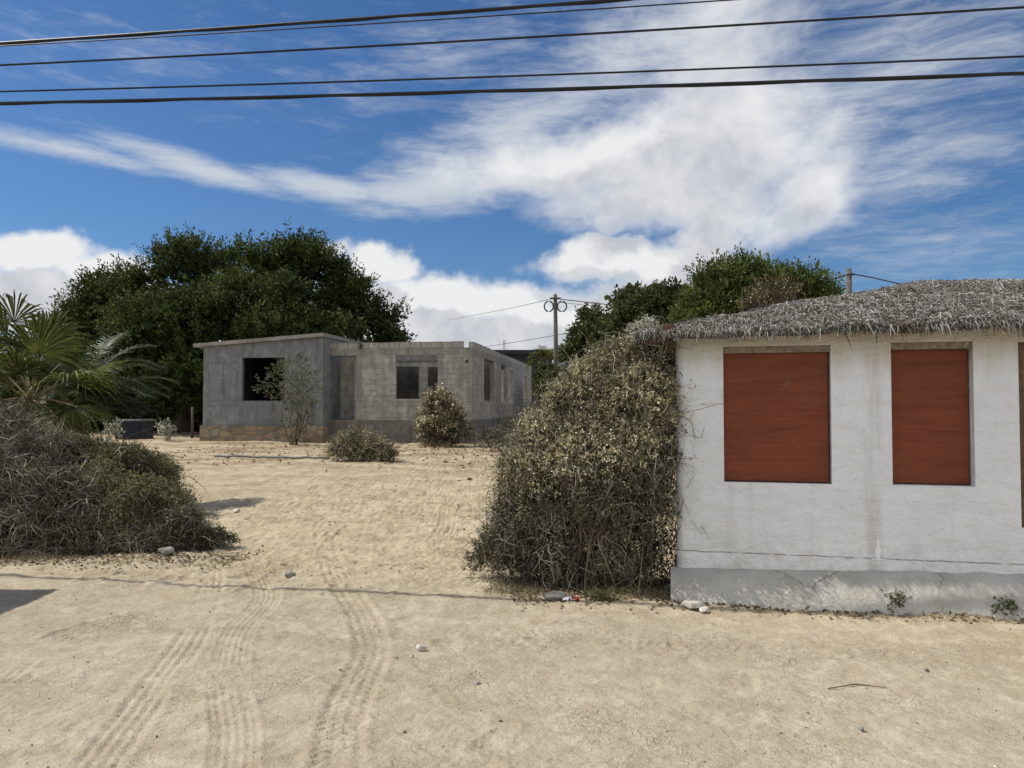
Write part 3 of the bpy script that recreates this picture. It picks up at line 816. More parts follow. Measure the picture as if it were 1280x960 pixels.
# ------------------------------------------------------------------ unfinished concrete house
K0 = np.array([-1.45, 27.0]); D1 = np.array([-.988, .153]); D1 /= np.linalg.norm(D1); D2 = np.array([-D1[1], D1[0]]) * -1
if D2[1] < 0: D2 = -D2
CH = thing('concrete_house', 'unfinished grey concrete block house with empty window openings', 'house', (K0[0], K0[1], GZ(*K0)))
def ft(px, off=0.): return on_line(px, K0 - D2 * off, D1)
def fz(px, py, off=0.): return z_at(px, py, K0 - D2 * off, D1)
def stt(px): return on_line(px, K0, D2)
def fp(t, dep, z): q = K0 + D1 * t + D2 * dep; return np.array([q[0], q[1], z])
D13, D23 = np.array([*D1, 0]), np.array([*D2, 0])
TH = .15
zfl = fz(500, 525); zbeam0 = fz(520, 443.5); zbeam1 = fz(520, 435); zpar = fz(588, 426.5); zsill = fz(520, 498.5)
tR = ft(445.5); tG = ft(405)                                      # recess starts / grey room starts
# front wall (runs right to left seen from outside would flip: path goes left->right with outside on the right)
mb = MB()
pth = [K0 + D1 * tR, K0 + D1 * 0 + D1 * .02]
wa, wb = tR - ft(494), tR - ft(547)
wall(mb, pth, TH, zfl, zbeam0, [(wa, wb, zsill, 99.)])
mb.build('front_wall', M['block'], CH)
SIDE = stt(664.5)
mb = MB()
ops = []
zs0 = zsill - .05
for (p0, p1, b0, t0) in ((604.5, 617, zs0, zbeam0), (626.5, 633.5, zs0 - .1, zbeam0), (635.5, 641.5, zs0 - .1, zbeam0 - .15), (654.5, 658.5, zs0, zbeam0 - .2)):
    ops.append((stt(p0), stt(p1), b0, t0))
wall(mb, [K0 + D2 * .02, K0 + D2 * SIDE], TH, zfl, zbeam0, ops)
mb.build('side_wall', M['block'], CH)
mb = MB()                                                          # far end and left-hand inner wall
wall(mb, [K0 + D2 * SIDE, K0 + D2 * SIDE + D1 * 7.0, K0 + D1 * 7.0 + D2 * 1.0], TH, zfl - .3, zbeam1, [(2, 3.4, zsill, 99), (9, 10.2, zsill, 99)])
mb.build('rear_wall', M['block'], CH)
mb = MB()                                                          # cross wall seen through the front opening
wall(mb, [K0 + D2 * 3.2 + D1 * 5.0, K0 + D2 * 3.2 + D1 * .2], TH, zfl, zbeam0 + .0, [(1.0, 2.1, zfl + .01, zbeam0 - .25), (2.45, 3.0, zsill - .5, zbeam0 - .28), (3.15, 3.55, zfl + .01, zbeam0 - .28), (3.8, 4.5, zsill, zbeam0 - .3)])
mb.build('partition_wall', M['block'], CH)
mb = MB()                                                          # lintel beam over the partition
mb.box(fp(5.0, 3.14, zbeam0 - .02), -D13 * 4.8, D23 * .27, UP * .46)
mb.build('inner_beam', M['cast'], CH)
mb = MB(); wall(mb, [K0 + D2 * 6.4 + D1 * 6.9, K0 + D2 * 6.4 + D1 * .2], TH, zfl, zbeam1 + .09, []); mb.build('inner_wall', M['found'], CH)
mb = MB(); mb.box(fp(6.0, 3.42, zbeam1 + .10), -D13 * 5.9, D23 * 2.1, UP * .12); mb.build('shading_slab', M['cast'], CH)  # slab added overhead to darken the space behind the partition openings

mb = MB(); wall(mb, [K0 + D1 * tR + D2 * .2, K0 + D1 * tR + D2 * 1.4], TH, zfl, zbeam0, []); wall(mb, [K0 + D1 * (tG + .6) + D2 * 1.05, K0 + D1 * (tR - .01) + D2 * 1.05], TH, zfl, zbeam0, [])
mb.build('recess_wall', M['block'], CH)
mb = MB()                                                          # corner column, window jamb piers
mb.box(fp(.20, -.006, zfl), -D13 * .206, D23 * .22, UP * (zbeam0 - zfl))
mb.build('corner_column', M['cast'], CH)
mb = MB(); mb.box(fp(tR + .002, -.006, zfl), -D13 * .22, D23 * .19, UP * (zbeam0 - zfl)); mb.build('pier', M['cast'], CH)
mb = MB(); mb.box(fp(tG + .3, -.012, zbeam0), -D13 * (tG + .3 + .012), D23 * .2, UP * (zbeam1 - zbeam0)); mb.box(fp(-.012 + .2, .188, zbeam0), -D13 * .2, D23 * (SIDE - .188), UP * (zbeam1 - zbeam0))
mb.build('ring_beam', M['cast'], CH)
mb = MB()                                                          # one course of blocks on the beam, broken at the corner
rgb = np.random.default_rng(4)
t_ = .34
while t_ < tG + .5:
    l_ = .385 * rgb.uniform(.97, 1.0)
    mb.box(fp(t_ + l_, rgb.normal(0, .004), zbeam1 + .004), -D13 * l_, D23 * .15, UP * ((zpar - zbeam1) * rgb.uniform(.94, 1.02)))
    t_ += .40
s_ = .12
while s_ < SIDE - .4:
    l_ = .385
    if not (rgb.random() < .04): mb.box(fp(.15, s_, zbeam1 + .004), -D13 * .15, D23 * l_, UP * ((zpar - zbeam1) * rgb.uniform(.92, 1.03)))
    s_ += .40
mb.build('parapet', M['block'], CH)
mb = MB()
wall(mb, [K0 + D1 * (tG + .2) - D2 * .03, K0 - D2 * .03 - D1 * .03, K0 + D2 * SIDE - D1 * .03], .25, -.2, zfl, [])
mb.build('foundation', M['found'], CH)
mb = MB(); mb.box(fp(tG + .3, .22, zfl - .16), -D13 * (tG + .1), D23 * (SIDE - .5), UP * .12); mb.build('floor_slab', M['cast'], CH)
for q in range(2):                                                 # rebar left standing on the side wall
    mb = MB(); b_ = fp(.1, 7.6 + q * .35, zbeam1)
    mb.tubes(np.array([b_, b_ + UP * .5, b_ + UP * .95]), np.full(3, .012), 5); mb.build('rebar', M['steel'], CH)
b_ = fp(ft(434), .985, 0); z0_, z1_ = fz(434, 472), fz(434, 449)   # small iron grille leaning in the recess
mb = MB()
for q in (0, .3):
    mb.tubes(np.array([b_ - D13 * q + UP * z0_, b_ - D13 * q + UP * z1_]), np.full(2, .014), 5)
for q in np.linspace(0, 1, 3):
    z_ = z0_ + (z1_ - z0_) * q; mb.tubes(np.array([b_ + UP * z_, b_ - D13 * .3 + UP * z_]), np.full(2, .012), 5)
mb.build('grille', M['steel'], CH)
mb = MB(); b_ = fp(ft(582), -.02, fz(582, 453.5)); mb.box(b_, -D13 * .10, D23 * .03, UP * .10); mb.build('dark_hole_box', M['steel'], CH)  # dark box put in for the shadowed hole in the corner column
mb = MB(); b_ = fp(ft(450), -.05, fz(450, 436)); mb.tubes(np.array([b_, b_ + UP * .14 - D13 * .04, b_ + UP * .26 + D13 * .03]), np.array([.05, .07, .03]), 7); mb.build('drain_spout', M['steel'], CH)
# grey rendered room with its sloping roof slab
GO = .62
tA, tB = ft(403.5, GO), ft(254, GO)
zG = lambda px, py: fz(px, py, GO)
zst = (zG(254, 531) + zG(403, 532.5)) / 2
zTl, zTr = zG(254, 433.5), zG(403, 421)
O2 = K0 - D2 * GO
gl = tB - tA
gpath = [O2 + D1 * tB + D2 * 5.6, O2 + D1 * tB, O2 + D1 * tA, O2 + D1 * tA + D2 * 5.6, O2 + D1 * tB + D2 * 5.6 - D1 * .01]
def gtop(t):
    if t <= 5.6: return zTl
    if t <= 5.6 + gl: return zTl + (zTr - zTl) * (t - 5.6) / gl
    if t <= 11.2 + gl: return zTr
    return zTr + (zTl - zTr) * min(1, (t - 11.2 - gl) / gl)
w0, w1 = 5.6 + tB - ft(302, GO), 5.6 + tB - ft(355, GO)
mb = MB()
wall(mb, gpath, .15, zst, gtop, [(w0, w1, zG(328, 501), zG(328, 447)), (11.2 + gl + 2.2, 11.2 + gl + 3.0, zG(328, 490), zG(328, 450))])
mb.build('rendered_wall', M['render'], CH)
mb = MB()
th_ = .13; sl = (zTr - zTl) / gl
def slabp(t, dep, dz): q = O2 + D1 * t + D2 * dep; return np.array([q[0], q[1], zTr + sl * (tA - t) + .004 + dz])
c8 = [slabp(tA - .06, -.14, 0), slabp(tB + .35, -.14, 0), slabp(tB + .35, 5.9, 0), slabp(tA - .06, 5.9, 0)]
mb.add(c8 + [q + UP * th_ for q in c8], [(0, 1, 2, 3), (7, 6, 5, 4), (4, 5, 1, 0), (5, 6, 2, 1), (6, 7, 3, 2), (7, 4, 0, 3)], 0, np.tile([(0, 0), (1, 0), (1, .1), (0, .1)], (6, 1)))
mb.build('roof_slab', M['cast'], CH)
mb = MB()
q_ = O2 + D1 * (tB + .09)
wall(mb, [q_ + D2 * 5.7, q_ - D2 * .07, O2 + D1 * (tA - .03) - D2 * .07, O2 + D1 * (tA - .03) + D2 * .62], .3, -.1, zst - .004, [])
mb.build('stone_base', M['stone'], CH)
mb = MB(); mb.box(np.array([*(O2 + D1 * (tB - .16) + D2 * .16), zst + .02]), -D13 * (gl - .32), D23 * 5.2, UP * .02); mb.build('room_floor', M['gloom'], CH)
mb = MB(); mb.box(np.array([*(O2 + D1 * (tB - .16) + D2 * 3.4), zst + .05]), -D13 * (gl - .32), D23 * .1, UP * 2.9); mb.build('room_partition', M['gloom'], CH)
mb = MB()                                                          # pilasters at both ends of the rendered front
mb.box(np.array([*(O2 + D1 * (tA + .24) - D2 * .012), zst]), -D13 * .246, D23 * .1, UP * (zTr - zst - .03))
mb.build('pilaster', M['render'], CH)
mb = MB(); mb.box(np.array([*(O2 + D1 * (tB + .004) - D2 * .012), zst]), -D13 * .2, D23 * .1, UP * (zTl - zst + .0)); mb.build('pilaster', M['render'], CH)

# ------------------------------------------------------------------ foliage helpers
def rdir(rng, n, up=-1.):
    d = unit(rng.normal(size=(n, 3)))
    if up > -1: d[:, 2] = np.where(d[:, 2] < up, -d[:, 2] * .6, d[:, 2]); d = unit(d)
    return d
def lobes_px(rows, Y, dY=0., squash=.9, seed=0):
    """(px,py,r[,dy]) in the photo -> world ellipsoids"""
    out = []; rg_ = np.random.default_rng(seed)
    for r in rows:
        yy = Y + (r[3] if len(r) > 3 else rg_.uniform(-dY, dY)); c = P(r[0], r[1], yy); s_ = yy / F
        out.append((*c, r[2] * s_, r[2] * s_ * squash, r[2] * s_ * (r[4] if len(r) > 4 else 1)))
    return np.array(out)
def sample_lobes(rng, lobes, n, shell=(.7, 1.0), up=-.6, zmin=None):
    ar = (lobes[:, 3] * lobes[:, 5]) ** 1.0; k = rng.choice(len(lobes), n, p=ar / ar.sum())
    d = rdir(rng, n, up); u = rng.uniform(shell[0] ** 2, shell[1] ** 2, n) ** .5
    p_ = lobes[k, :3] + d * lobes[k, 3:] * u[:, None]
    if zmin is not None: p_[:, 2] = np.maximum(p_[:, 2], zmin + rng.random(n) * .1)
    return p_, d
def sprigs(mb, rng, base, out, n_leaf, slen, L, W, upw=.4, jit=.5, m=0, spread=.8, stem_m=None, stem_r=.004):
    n = len(base)
    sd = unit(out * .8 + UP * upw + rng.normal(0, jit, (n, 3)))
    sl_ = rng.uniform(.55, 1.2, n) * slen
    s_ = (np.arange(n_leaf)[None] + rng.random((n, n_leaf))) / n_leaf
    c = base[:, None] + sd[:, None] * (sl_[:, None] * s_)[..., None]
    rad = unit(rng.normal(size=(n, n_leaf, 3)))
    d = unit(sd[:, None] * .6 + rad * spread)
    c = (c + rad * slen * .08).reshape(-1, 3); d = d.reshape(-1, 3)
    nr2 = unit(np.cross(d, rng.normal(size=d.shape)) + UP * .5)
    mb.leaves(c, d, nr2, L * rng.uniform(.6, 1.25, len(c)), W * rng.uniform(.7, 1.2, len(c)), m)
    if stem_m is not None:
        mb.tubes(np.stack([base, base + sd * sl_[:, None] * .95], 1), np.tile([stem_r, stem_r * .4], (n, 1)), 3, stem_m)
def curved(rng, a, b, k=6, wig=.06, lift=0.):
    """n smooth wandering polylines from a to b"""
    n = len(a); t = np.linspace(0, 1, k)[None, :, None]
    L = np.linalg.norm(b - a, axis=1)[:, None, None]
    p_ = a[:, None] * (1 - t) + b[:, None] * t
    w1, w2 = rng.normal(size=(n, 1, 3)), rng.normal(size=(n, 1, 3))
    p_ = p_ + L * wig * (np.sin(np.pi * t) * w1 * 1.6 + np.sin(2 * np.pi * t) * w2) * 1.0
    p_[..., 2] += (np.sin(np.pi * t) * L)[..., 0] * lift
    return p_
def limbs(mb, rng, base, r0, lobes, fork=.35, m=0, n_extra=2):
    """trunk that forks into limbs reaching the lobes"""
    base = np.array(base); top = lobes[:, :3].mean(0)
    f_ = base + (top - base) * fork; f_[:2] = base[:2] + (f_[:2] - base[:2]) * .6
    mb.tubes(curved(rng, base[None] - UP * .1, f_[None], 7, .05)[0], np.linspace(r0 * 1.35, r0 * .8, 7), 10, m)
    n = len(lobes); a = np.repeat(f_[None], n, 0)
    mb.tubes(curved(rng, a - unit(f_ - base) * .1, lobes[:, :3], 8, .08, .06), np.tile(np.linspace(r0 * .55, r0 * .1, 8), (n, 1)), 7, m)
    for _ in range(n_extra):
        d = rdir(rng, n, -.2); st = a + (lobes[:, :3] - a) * rng.uniform(.4, .8, (n, 1))
        mb.tubes(curved(rng, st, lobes[:, :3] + d * lobes[:, 3:] * .85, 6, .1), np.tile(np.linspace(r0 * .2, r0 * .03, 6), (n, 1)), 5, m)

def tree(name, label, base, r0, lobes, leafmat, n_sprig, n_leaf, slen, L, W, seed, upw=.5, jit=.45, shell=(.72, 1.02), inner=0, group=None, fork=.35, spread=.8, cat='tree', extra=None, nlimb=99):
    rng = np.random.default_rng(seed)
    root = thing(name, label, cat, base, group)
    mb = MB(); lb = lobes[:nlimb].copy(); lb[:, :3] = np.array(base) + (lb[:, :3] - np.array(base)) * .86; lb[:, 3:] *= .6; limbs(mb, rng, base, r0, lb, fork); mb.build('trunk', M['bark'], root, smooth=True)
    mb = MB()
    p_, d = sample_lobes(rng, lobes, n_sprig, shell)
    sprigs(mb, rng, p_, d, n_leaf, slen, L, W, upw, jit, 0, spread)
    if inner:
        p_, d = sample_lobes(rng, lobes, inner, (.15, .75))
        sprigs(mb, rng, p_, d, 8, slen, L * 2.2, W * 2.6, .2, .8, 0, 1.)
    if extra: extra(mb, rng)
    mb.build('crown', leafmat, root)
    return root

# ------------------------------------------------------------------ trees
big = lobes_px([(238, 340, 44, 0), (372, 338, 46, .5), (305, 352, 46, -1), (160, 362, 42, -.5), (118, 400, 38, -.5), (425, 372, 40, 0), (466, 400, 30, .5), (300, 410, 62, -2.2),
                (200, 425, 62, -1.8), (400, 410, 48, -.5), (120, 450, 45, 0), (215, 480, 45, -1.5), (185, 395, 48, -2.2), (350, 375, 48, -1.6), (255, 385, 48, -2.4), (90, 440, 32, 1.5),
                (190, 470, 80, 4), (120, 500, 60, 4), (250, 500, 60, 4), (190, 535, 32, 4.5), (245, 532, 30, 4.5), (135, 530, 40, 4.5), (215, 505, 40, 4.5), (40, 475, 45, 2), (0, 480, 50, 2), (70, 500, 45, 2)], 36)
big[:, 2] -= .95; big[:12, 3:] *= .78
big = np.concatenate([big, lobes_px([(215, 306, 15), (240, 300, 17), (265, 312, 13), (298, 312, 17), (330, 306, 15), (345, 316, 14), (370, 298, 17), (398, 306, 16), (415, 322, 14), (440, 340, 14), (432, 352, 18), (455, 372, 16),
    (484, 380, 13), (490, 410, 13), (480, 425, 14), (135, 342, 15), (118, 352, 15), (160, 338, 14), (185, 332, 13), (100, 372, 13), (80, 392, 15), (74, 420, 14), (128, 380, 15),
    (270, 370, 22, -3.2), (320, 395, 24, -3.4), (220, 380, 22, -3.2), (170, 400, 20, -3), (380, 395, 22, -2.6), (240, 430, 24, -3.4), (430, 400, 18, -2), (150, 440, 22, -2.6), (210, 455, 20, -3), (290, 345, 20, -2.6), (350, 350, 20, -2.6)], 36, .8, seed=3) * np.array([1, 1, 1, 1.22, 1.22, 1.3]) - np.array([0, 0, 1.0, 0, 0, 0])])
tree('ficus_tree', 'huge dark green broad tree behind the concrete house', (P(225, 540, 37).x, 37, GZ(-16, 37)), .38, big, M['ficus'], 8000, 22, .60, .20, .085, 11, .6, .38, (.80, 1.04), 2400, fork=.3, nlimb=12,
     extra=lambda mb, rng: sprigs(mb, rng, *sample_lobes(rng, big[26:53], 900, (.6, 1.0), -.2), 26, 1.05, .19, .08, .9, .35))
tree('round_leaf_tree', 'small dark tree just right of the far utility pole', (P(738, 470, 27).x, 27, .28), .10, lobes_px([(738, 402, 14), (752, 412, 12), (727, 425, 16), (745, 432, 20), (722, 448, 20), (752, 452, 20), (735, 455, 22)], 27, .5), M['olive'], 900, 14, .30, .12, .07, 12, .4, .6, inner=140)
tree('dark_tree', 'dark leafy tree behind the left end of the thatched roof', (P(815, 470, 19).x, 19, .25), .14, lobes_px([(790, 372, 20), (786, 395, 24), (835, 368, 22), (820, 385, 30), (848, 385, 26), (800, 420, 38), (840, 415, 35), (772, 425, 22)], 19, .6) - np.array([0, 0, .3, 0, 0, 0]), M['olive'], 1700, 16, .30, .11, .065, 13, .4, .6, inner=350)
br = np.array([0, 0, -.36, 0, 0, 0]) + lobes_px([(905, 352, 36, -.2), (890, 380, 36, -.4), (930, 342, 28), (958, 355, 34), (990, 352, 28), (1018, 358, 24), (1000, 375, 34), (945, 385, 40), (870, 395, 26), (1032, 372, 16)], 15.5, .5)
tree('brushy_tree', 'bright green brushy tree rising above the thatched roof', (P(940, 470, 15.5).x, 15.5, .2), .14, br, M['bright'], 2600, 16, .42, .10, .035, 14, .8, .35, (.7, 1.0), 420)
pl = lobes_px([(808, 408, 9), (818, 412, 9), (800, 418, 12), (812, 424, 14)], 11)
rgx = np.random.default_rng(41)
rt = thing('pale_shrub', 'pale whitish leaved shrub tip beside the roof corner of the white house', 'shrub', (P(806, 470, 11).x, 11, GZ(1.9, 11)))
mb = MB(); q0 = np.repeat(np.array([rt.location]), 40, 0) + rgx.normal(0, .05, (40, 3)) * [1, 1, 0]; p_, d_ = sample_lobes(rgx, pl, 40)
mb.tubes(curved(rgx, q0, p_, 7, .06), np.tile(np.linspace(.012, .003, 7), (40, 1)), 4); mb.build('stems', M['twig'], rt)
mb = MB(); p_, d_ = sample_lobes(rgx, pl, 110); sprigs(mb, rgx, p_, d_, 7, .12, .045, .028, .3, .6); mb.build('foliage', M['paleleaf'], rt)
# bare twiggy shrub in front of the brushy tree
rgx = np.random.default_rng(42)
bs = lobes_px([(958, 370, 22), (945, 385, 20), (972, 380, 20), (985, 365, 16)], 12.5, .2)
rt = thing('bare_shrub', 'bare brown twiggy shrub tip between roof and brushy tree', 'shrub', (P(958, 470, 12.5).x, 12.5, GZ(4.2, 12.5)))
mb = MB(); n = 420; p_, d_ = sample_lobes(rgx, bs, n, (.3, 1.1), -.1); q0 = np.array([rt.location]) + rgx.normal(0, .12, (n, 3)) * [1, 1, 0]
mb.tubes(curved(rgx, q0, p_ + UP * .1, 9, .03), np.tile(np.linspace(.012, .003, 9), (n, 1)), 3); mb.build('stems', M['browntwig'], rt)
mb = MB(); p_, d_ = sample_lobes(rgx, bs, 160); sprigs(mb, rgx, p_, d_, 5, .15, .04, .02, .5, .5); mb.build('foliage', M['straw'], rt)

# ------------------------------------------------------------------ shrubs
def shrub(name, label, base, spread, lobes, seed, twigs=(), leaves=(), stems=None, cat='shrub', zmin=None, group=None, shoots=None):
    """stems: (n, r, mat); twigs: (n, length, r, mat, shell) tangles; leaves: (n, nleaf, slen, L, W, mat, filter, shell)"""
    rng = np.random.default_rng(seed)
    root = thing(name, label, cat, base, group)
    bz = base[2] if zmin is None else zmin
    mb = MB(); mats = []
    def mi(k):
        if M[k] not in mats: mats.append(M[k])
        return mats.index(M[k])
    if stems:
        n, r, mt = stems
        p_, d = sample_lobes(rng, lobes, n, (.5, 1.0), -.3, bz + .03)
        q0 = np.array(base)[None] + np.concatenate([rng.normal(0, spread, (n, 2)) * [1, .7], np.zeros((n, 1))], 1)
        q0[:, :2] = q0[:, :2] * .6 + p_[:, :2] * .4 if spread > .3 else q0[:, :2]
        q0[:, 2] = bz - .03
        mb.tubes(curved(rng, q0, p_, 8, .05, .08), np.tile(np.linspace(r, r * .3, 8), (n, 1)), 3, mi(mt))
    for (n, ln, r, mt, sh) in twigs:
        p_, d = sample_lobes(rng, lobes, n, sh, -.5, bz + .03)
        tan = unit(np.cross(d, rng.normal(size=(n, 3))) + d * rng.normal(.2, .35, (n, 1)) + UP * rng.normal(.0, .35, (n, 1)))
        L_ = ln * rng.uniform(.35, 1.3, (n, 1))
        e = p_ + tan * L_; e[:, 2] = np.maximum(e[:, 2] - L_[:, 0] * rng.uniform(0, .25, n), bz + .02)
        mb.tubes(curved(rng, p_, e, 6, .10, rng.uniform(.0, .25)), np.tile(np.array([1, .9, .8, .65, .5, .3]) * r, (n, 1)) * rng.uniform(.6, 1.3, (n, 1)), 3, mi(mt))
    if mats: mb.build('branches', mats, root)
    mb = MB(); mats = []
    for (n, nl, sl_, L_, W_, mt, flt, sh) in leaves:
        p_, d = sample_lobes(rng, lobes, n, sh, -.6, bz + .03)
        if flt is not None: k = rng.random(len(p_)) < flt(p_); p_, d = p_[k], d[k]
        if len(p_) == 0: continue
        sprigs(mb, rng, p_, d, nl, sl_, L_, W_, .25, .55, mi(mt), .9)
    if shoots:
        n, mt, st, flt = shoots
        p_, d = sample_lobes(rng, lobes, n, (.9, 1.02), -.1, bz + .1); k = rng.random(n) < flt(p_)
        sprigs(mb, rng, p_[k], d[k], 13, .26, .028, .02, .3, .35, mi(mt), .9, mi(st), .003)
    if mats: mb.build('foliage', mats, root)
    return root

# large tan shrub leaning on the white house
Yb = 6.78
rb = [(735, 480, 24, .1), (712, 507, 28, .1), (684, 545, 30, .15), (658, 590, 32, .15), (788, 450, 24, -.1), (765, 466, 30, .15), (812, 466, 30, -.1), (742, 492, 36, .2), (805, 496, 42, -.2), (834, 525, 22, -.3), (770, 515, 48, .1), (722, 524, 38, .2), (828, 520, 28, -.1), (700, 556, 40, .2), (745, 566, 54, .05),
      (800, 576, 52, -.2), (832, 580, 22, -.25), (682, 592, 40, .2), (720, 618, 56, 0), (664, 626, 40, .2), (790, 636, 56, -.15), (826, 636, 22, -.2), (650, 658, 38, .15), (700, 676, 44, .05), (765, 682, 46, .05), (826, 690, 20, .05),
      (632, 684, 30, .1), (655, 697, 26, .0), (700, 704, 24, -.05), (760, 704, 24, -.05), (815, 712, 20, -.1), (612, 696, 18, .1), (640, 712, 22, .1), (680, 718, 24, .0), (725, 720, 26, -.05), (775, 720, 26, -.1), (600, 706, 12, .2)]
rl = lobes_px(rb, Yb)
bz = GZ(1., 6.9)
ztop = P(720, 590, Yb).z; zlow = P(720, 680, Yb).z
cl = P(720, 590, Yb)
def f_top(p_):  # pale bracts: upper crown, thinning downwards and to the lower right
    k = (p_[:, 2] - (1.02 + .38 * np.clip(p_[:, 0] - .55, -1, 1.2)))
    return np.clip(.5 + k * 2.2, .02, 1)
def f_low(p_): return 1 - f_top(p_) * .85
base = (P(745, 720, Yb).x, Yb + .1, bz)
shrub('bougainvillea_shrub', 'tall tan shrub with dry bracts leaning against the white house', base, .45, rl, 21,
      twigs=[(5600, .26, .0028, 'twig', (.75, 1.05)), (1300, .4, .0036, 'browntwig', (.5, .95))],
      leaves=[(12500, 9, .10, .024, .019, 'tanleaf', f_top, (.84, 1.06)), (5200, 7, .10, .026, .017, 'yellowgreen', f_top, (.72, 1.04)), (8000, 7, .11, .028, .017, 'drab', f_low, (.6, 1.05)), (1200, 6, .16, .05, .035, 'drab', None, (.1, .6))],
      stems=(300, .006, 'browntwig'), shoots=(150, 'tanleaf', 'twig', lambda p_: np.clip((p_[:, 2] - .5) * .8, .25, 1)))
# tangled thicket at the left edge of the lot: grey mass and olive mass
gl_ = lobes_px([(5, 562, 50, .6), (42, 580, 46, .5), (-40, 570, 60, .8), (10, 615, 62, .2), (70, 635, 50, .1), (-50, 640, 80, .2), (30, 665, 46, -.1), (90, 672, 36, -.1), (-30, 680, 50, -.1), (20, 700, 22, -.3), (70, 700, 20, -.25), (-30, 702, 26, -.3)], 8.2)
shrub('tangled_shrub', 'dense grey leafless tangle of twigs at the left edge', (P(20, 690, 8.1).x, 8.2, GZ(-5.4, 8.1)), .8, gl_, 22,
      twigs=[(9500, .30, .0036, 'twig', (.74, 1.06)), (1800, .45, .0045, 'browntwig', (.4, .92))],
      leaves=[(6000, 6, .11, .030, .018, 'drab', None, (.7, 1.04)), (2200, 6, .14, .04, .024, 'yellowgreen', lambda p_: np.clip((p_[:, 2] - 1.0) * 1.5, .05, .8), (.8, 1.05)), (900, 6, .16, .055, .04, 'drab', None, (.1, .6))], stems=(280, .007, 'twig'), shoots=(110, 'drab', 'twig', lambda p_: np.full(len(p_), .8)))
ol = lobes_px([(105, 588, 34, .9), (150, 598, 36, .8), (188, 602, 28, 1.0), (120, 635, 46, .4), (168, 645, 42, .3), (205, 642, 32, .4), (226, 662, 24, .2), (150, 675, 36, .1), (200, 680, 28, .1), (245, 684, 17, .1), (120, 698, 18, -.15), (165, 697, 16, -.1), (210, 692, 14, 0), (70, 575, 26, .9)], 8.2)
shrub('olive_shrub', 'sprawling olive green and grey shrub beside the driveway', (P(170, 690, 8.4).x, 8.5, GZ(-4, 8.4)), .6, ol, 23,
      twigs=[(4200, .26, .0032, 'twig', (.72, 1.01)), (1000, .4, .004, 'browntwig', (.4, .92))],
      leaves=[(8600, 8, .12, .034, .022, 'yellowgreen', lambda p_: np.clip((p_[:, 2] - .25) * 2.0, .18, .95), (.84, 1.08)), (4800, 7, .11, .030, .018, 'drab', None, (.65, 1.04)), (700, 6, .16, .055, .04, 'drab', None, (.1, .6))], stems=(220, .006, 'twig'), shoots=(120, 'yellowgreen', 'twig', lambda p_: np.full(len(p_), .8)))
q = G(272, 686); wl = lobes_px([(262, 676, 16), (280, 682, 14), (245, 684, 14)], q.y, .1)
shrub('low_weed', 'low dark green weed at the right foot of the olive shrub', tuple(q), .12, wl, 24, twigs=[(220, .12, .003, 'twig', (.4, 1.05))],
      leaves=[(260, 6, .08, .03, .016, 'drab', None, (.4, 1.05)), (120, 6, .08, .03, .016, 'yellowgreen', None, (.7, 1.05))], cat='plant')
q = G(455, 576); dl = lobes_px([(440, 561, 17), (462, 562, 17), (480, 569, 13), (424, 566, 12), (450, 554, 12)], q.y, .15)
shrub('straw_shrub', 'small straw coloured dry bush alone in the middle of the lot', tuple(q), .3, dl, 25, twigs=[(700, .40, .006, 'twig', (.4, 1.08))],
      leaves=[(520, 7, .25, .07, .03, 'straw', None, (.5, 1.1)), (260, 6, .2, .06, .03, 'greygreen', None, (.7, 1.1)), (160, 6, .2, .1, .06, 'drab', None, (.1, .7))], stems=(120, .008, 'straw'))
q = G(551, 558); sl2 = lobes_px([(547, 503, 17), (553, 520, 25), (545, 540, 24), (565, 538, 22), (535, 525, 14), (550, 552, 20)], q.y, .15)
zc = P(550, 535, q.y).z
shrub('tawny_shrub', 'rounded tawny shrub in front of the block wall corner', tuple(q), .3, sl2, 26, twigs=[(800, .45, .008, 'browntwig', (.4, 1.05))],
      leaves=[(800, 8, .22, .075, .045, 'tanleaf', lambda p_: np.clip(.5 + (p_[:, 2] - zc) * 1.6, .04, .8), (.7, 1.06)), (700, 8, .22, .075, .04, 'straw', lambda p_: np.clip(.5 + (p_[:, 2] - zc) * 1.2, .05, .8), (.6, 1.02)), (900, 7, .2, .08, .05, 'drab', None, (.3, .98))], stems=(90, .012, 'browntwig'))
q = G(370, 556); pl2 = lobes_px([(345, 478, 17), (332, 485, 12), (368, 470, 22), (385, 480, 18), (362, 498, 22), (380, 505, 18), (372, 455, 10), (372, 525, 16), (365, 540, 14)], q.y - .3, .3)
shrub('slender_shrub', 'thin grey green sapling in front of the rendered grey room', (q.x, q.y - .3, q.z), .08, pl2, 27, twigs=[(60, .4, .007, 'browntwig', (.3, 1.0))],
      leaves=[(250, 8, .26, .095, .045, 'greygreen', None, (.4, 1.15)), (90, 6, .2, .08, .04, 'straw', lambda p_: (p_[:, 2] < 1.4) * .9, (.3, 1.0))], stems=(20, .015, 'browntwig'))
for (px, py, r, lab) in ((208, 545, 13, 'small pale leaved plant at the dark foot of the large tree'), (140, 545, 11, 'pale leaved sprig beside the drooping palm fronds')):
    Yp = 27.5 if px > 200 else 16
    q = P(px, py, Yp); q.z = GZ(q.x, Yp)
    ll = lobes_px([(px, py - 8, r * .75), (px + 4, py - 2, r * .6)], Yp)
    shrub('pale_plant', lab, tuple(q), .08, ll, 28 + px, leaves=[(34, 6, .2 * Yp / 24, .09 * Yp / 24, .06 * Yp / 24, 'paleleaf', None, (.5, 1.05))], stems=(26, .008, 'twig'), cat='plant')
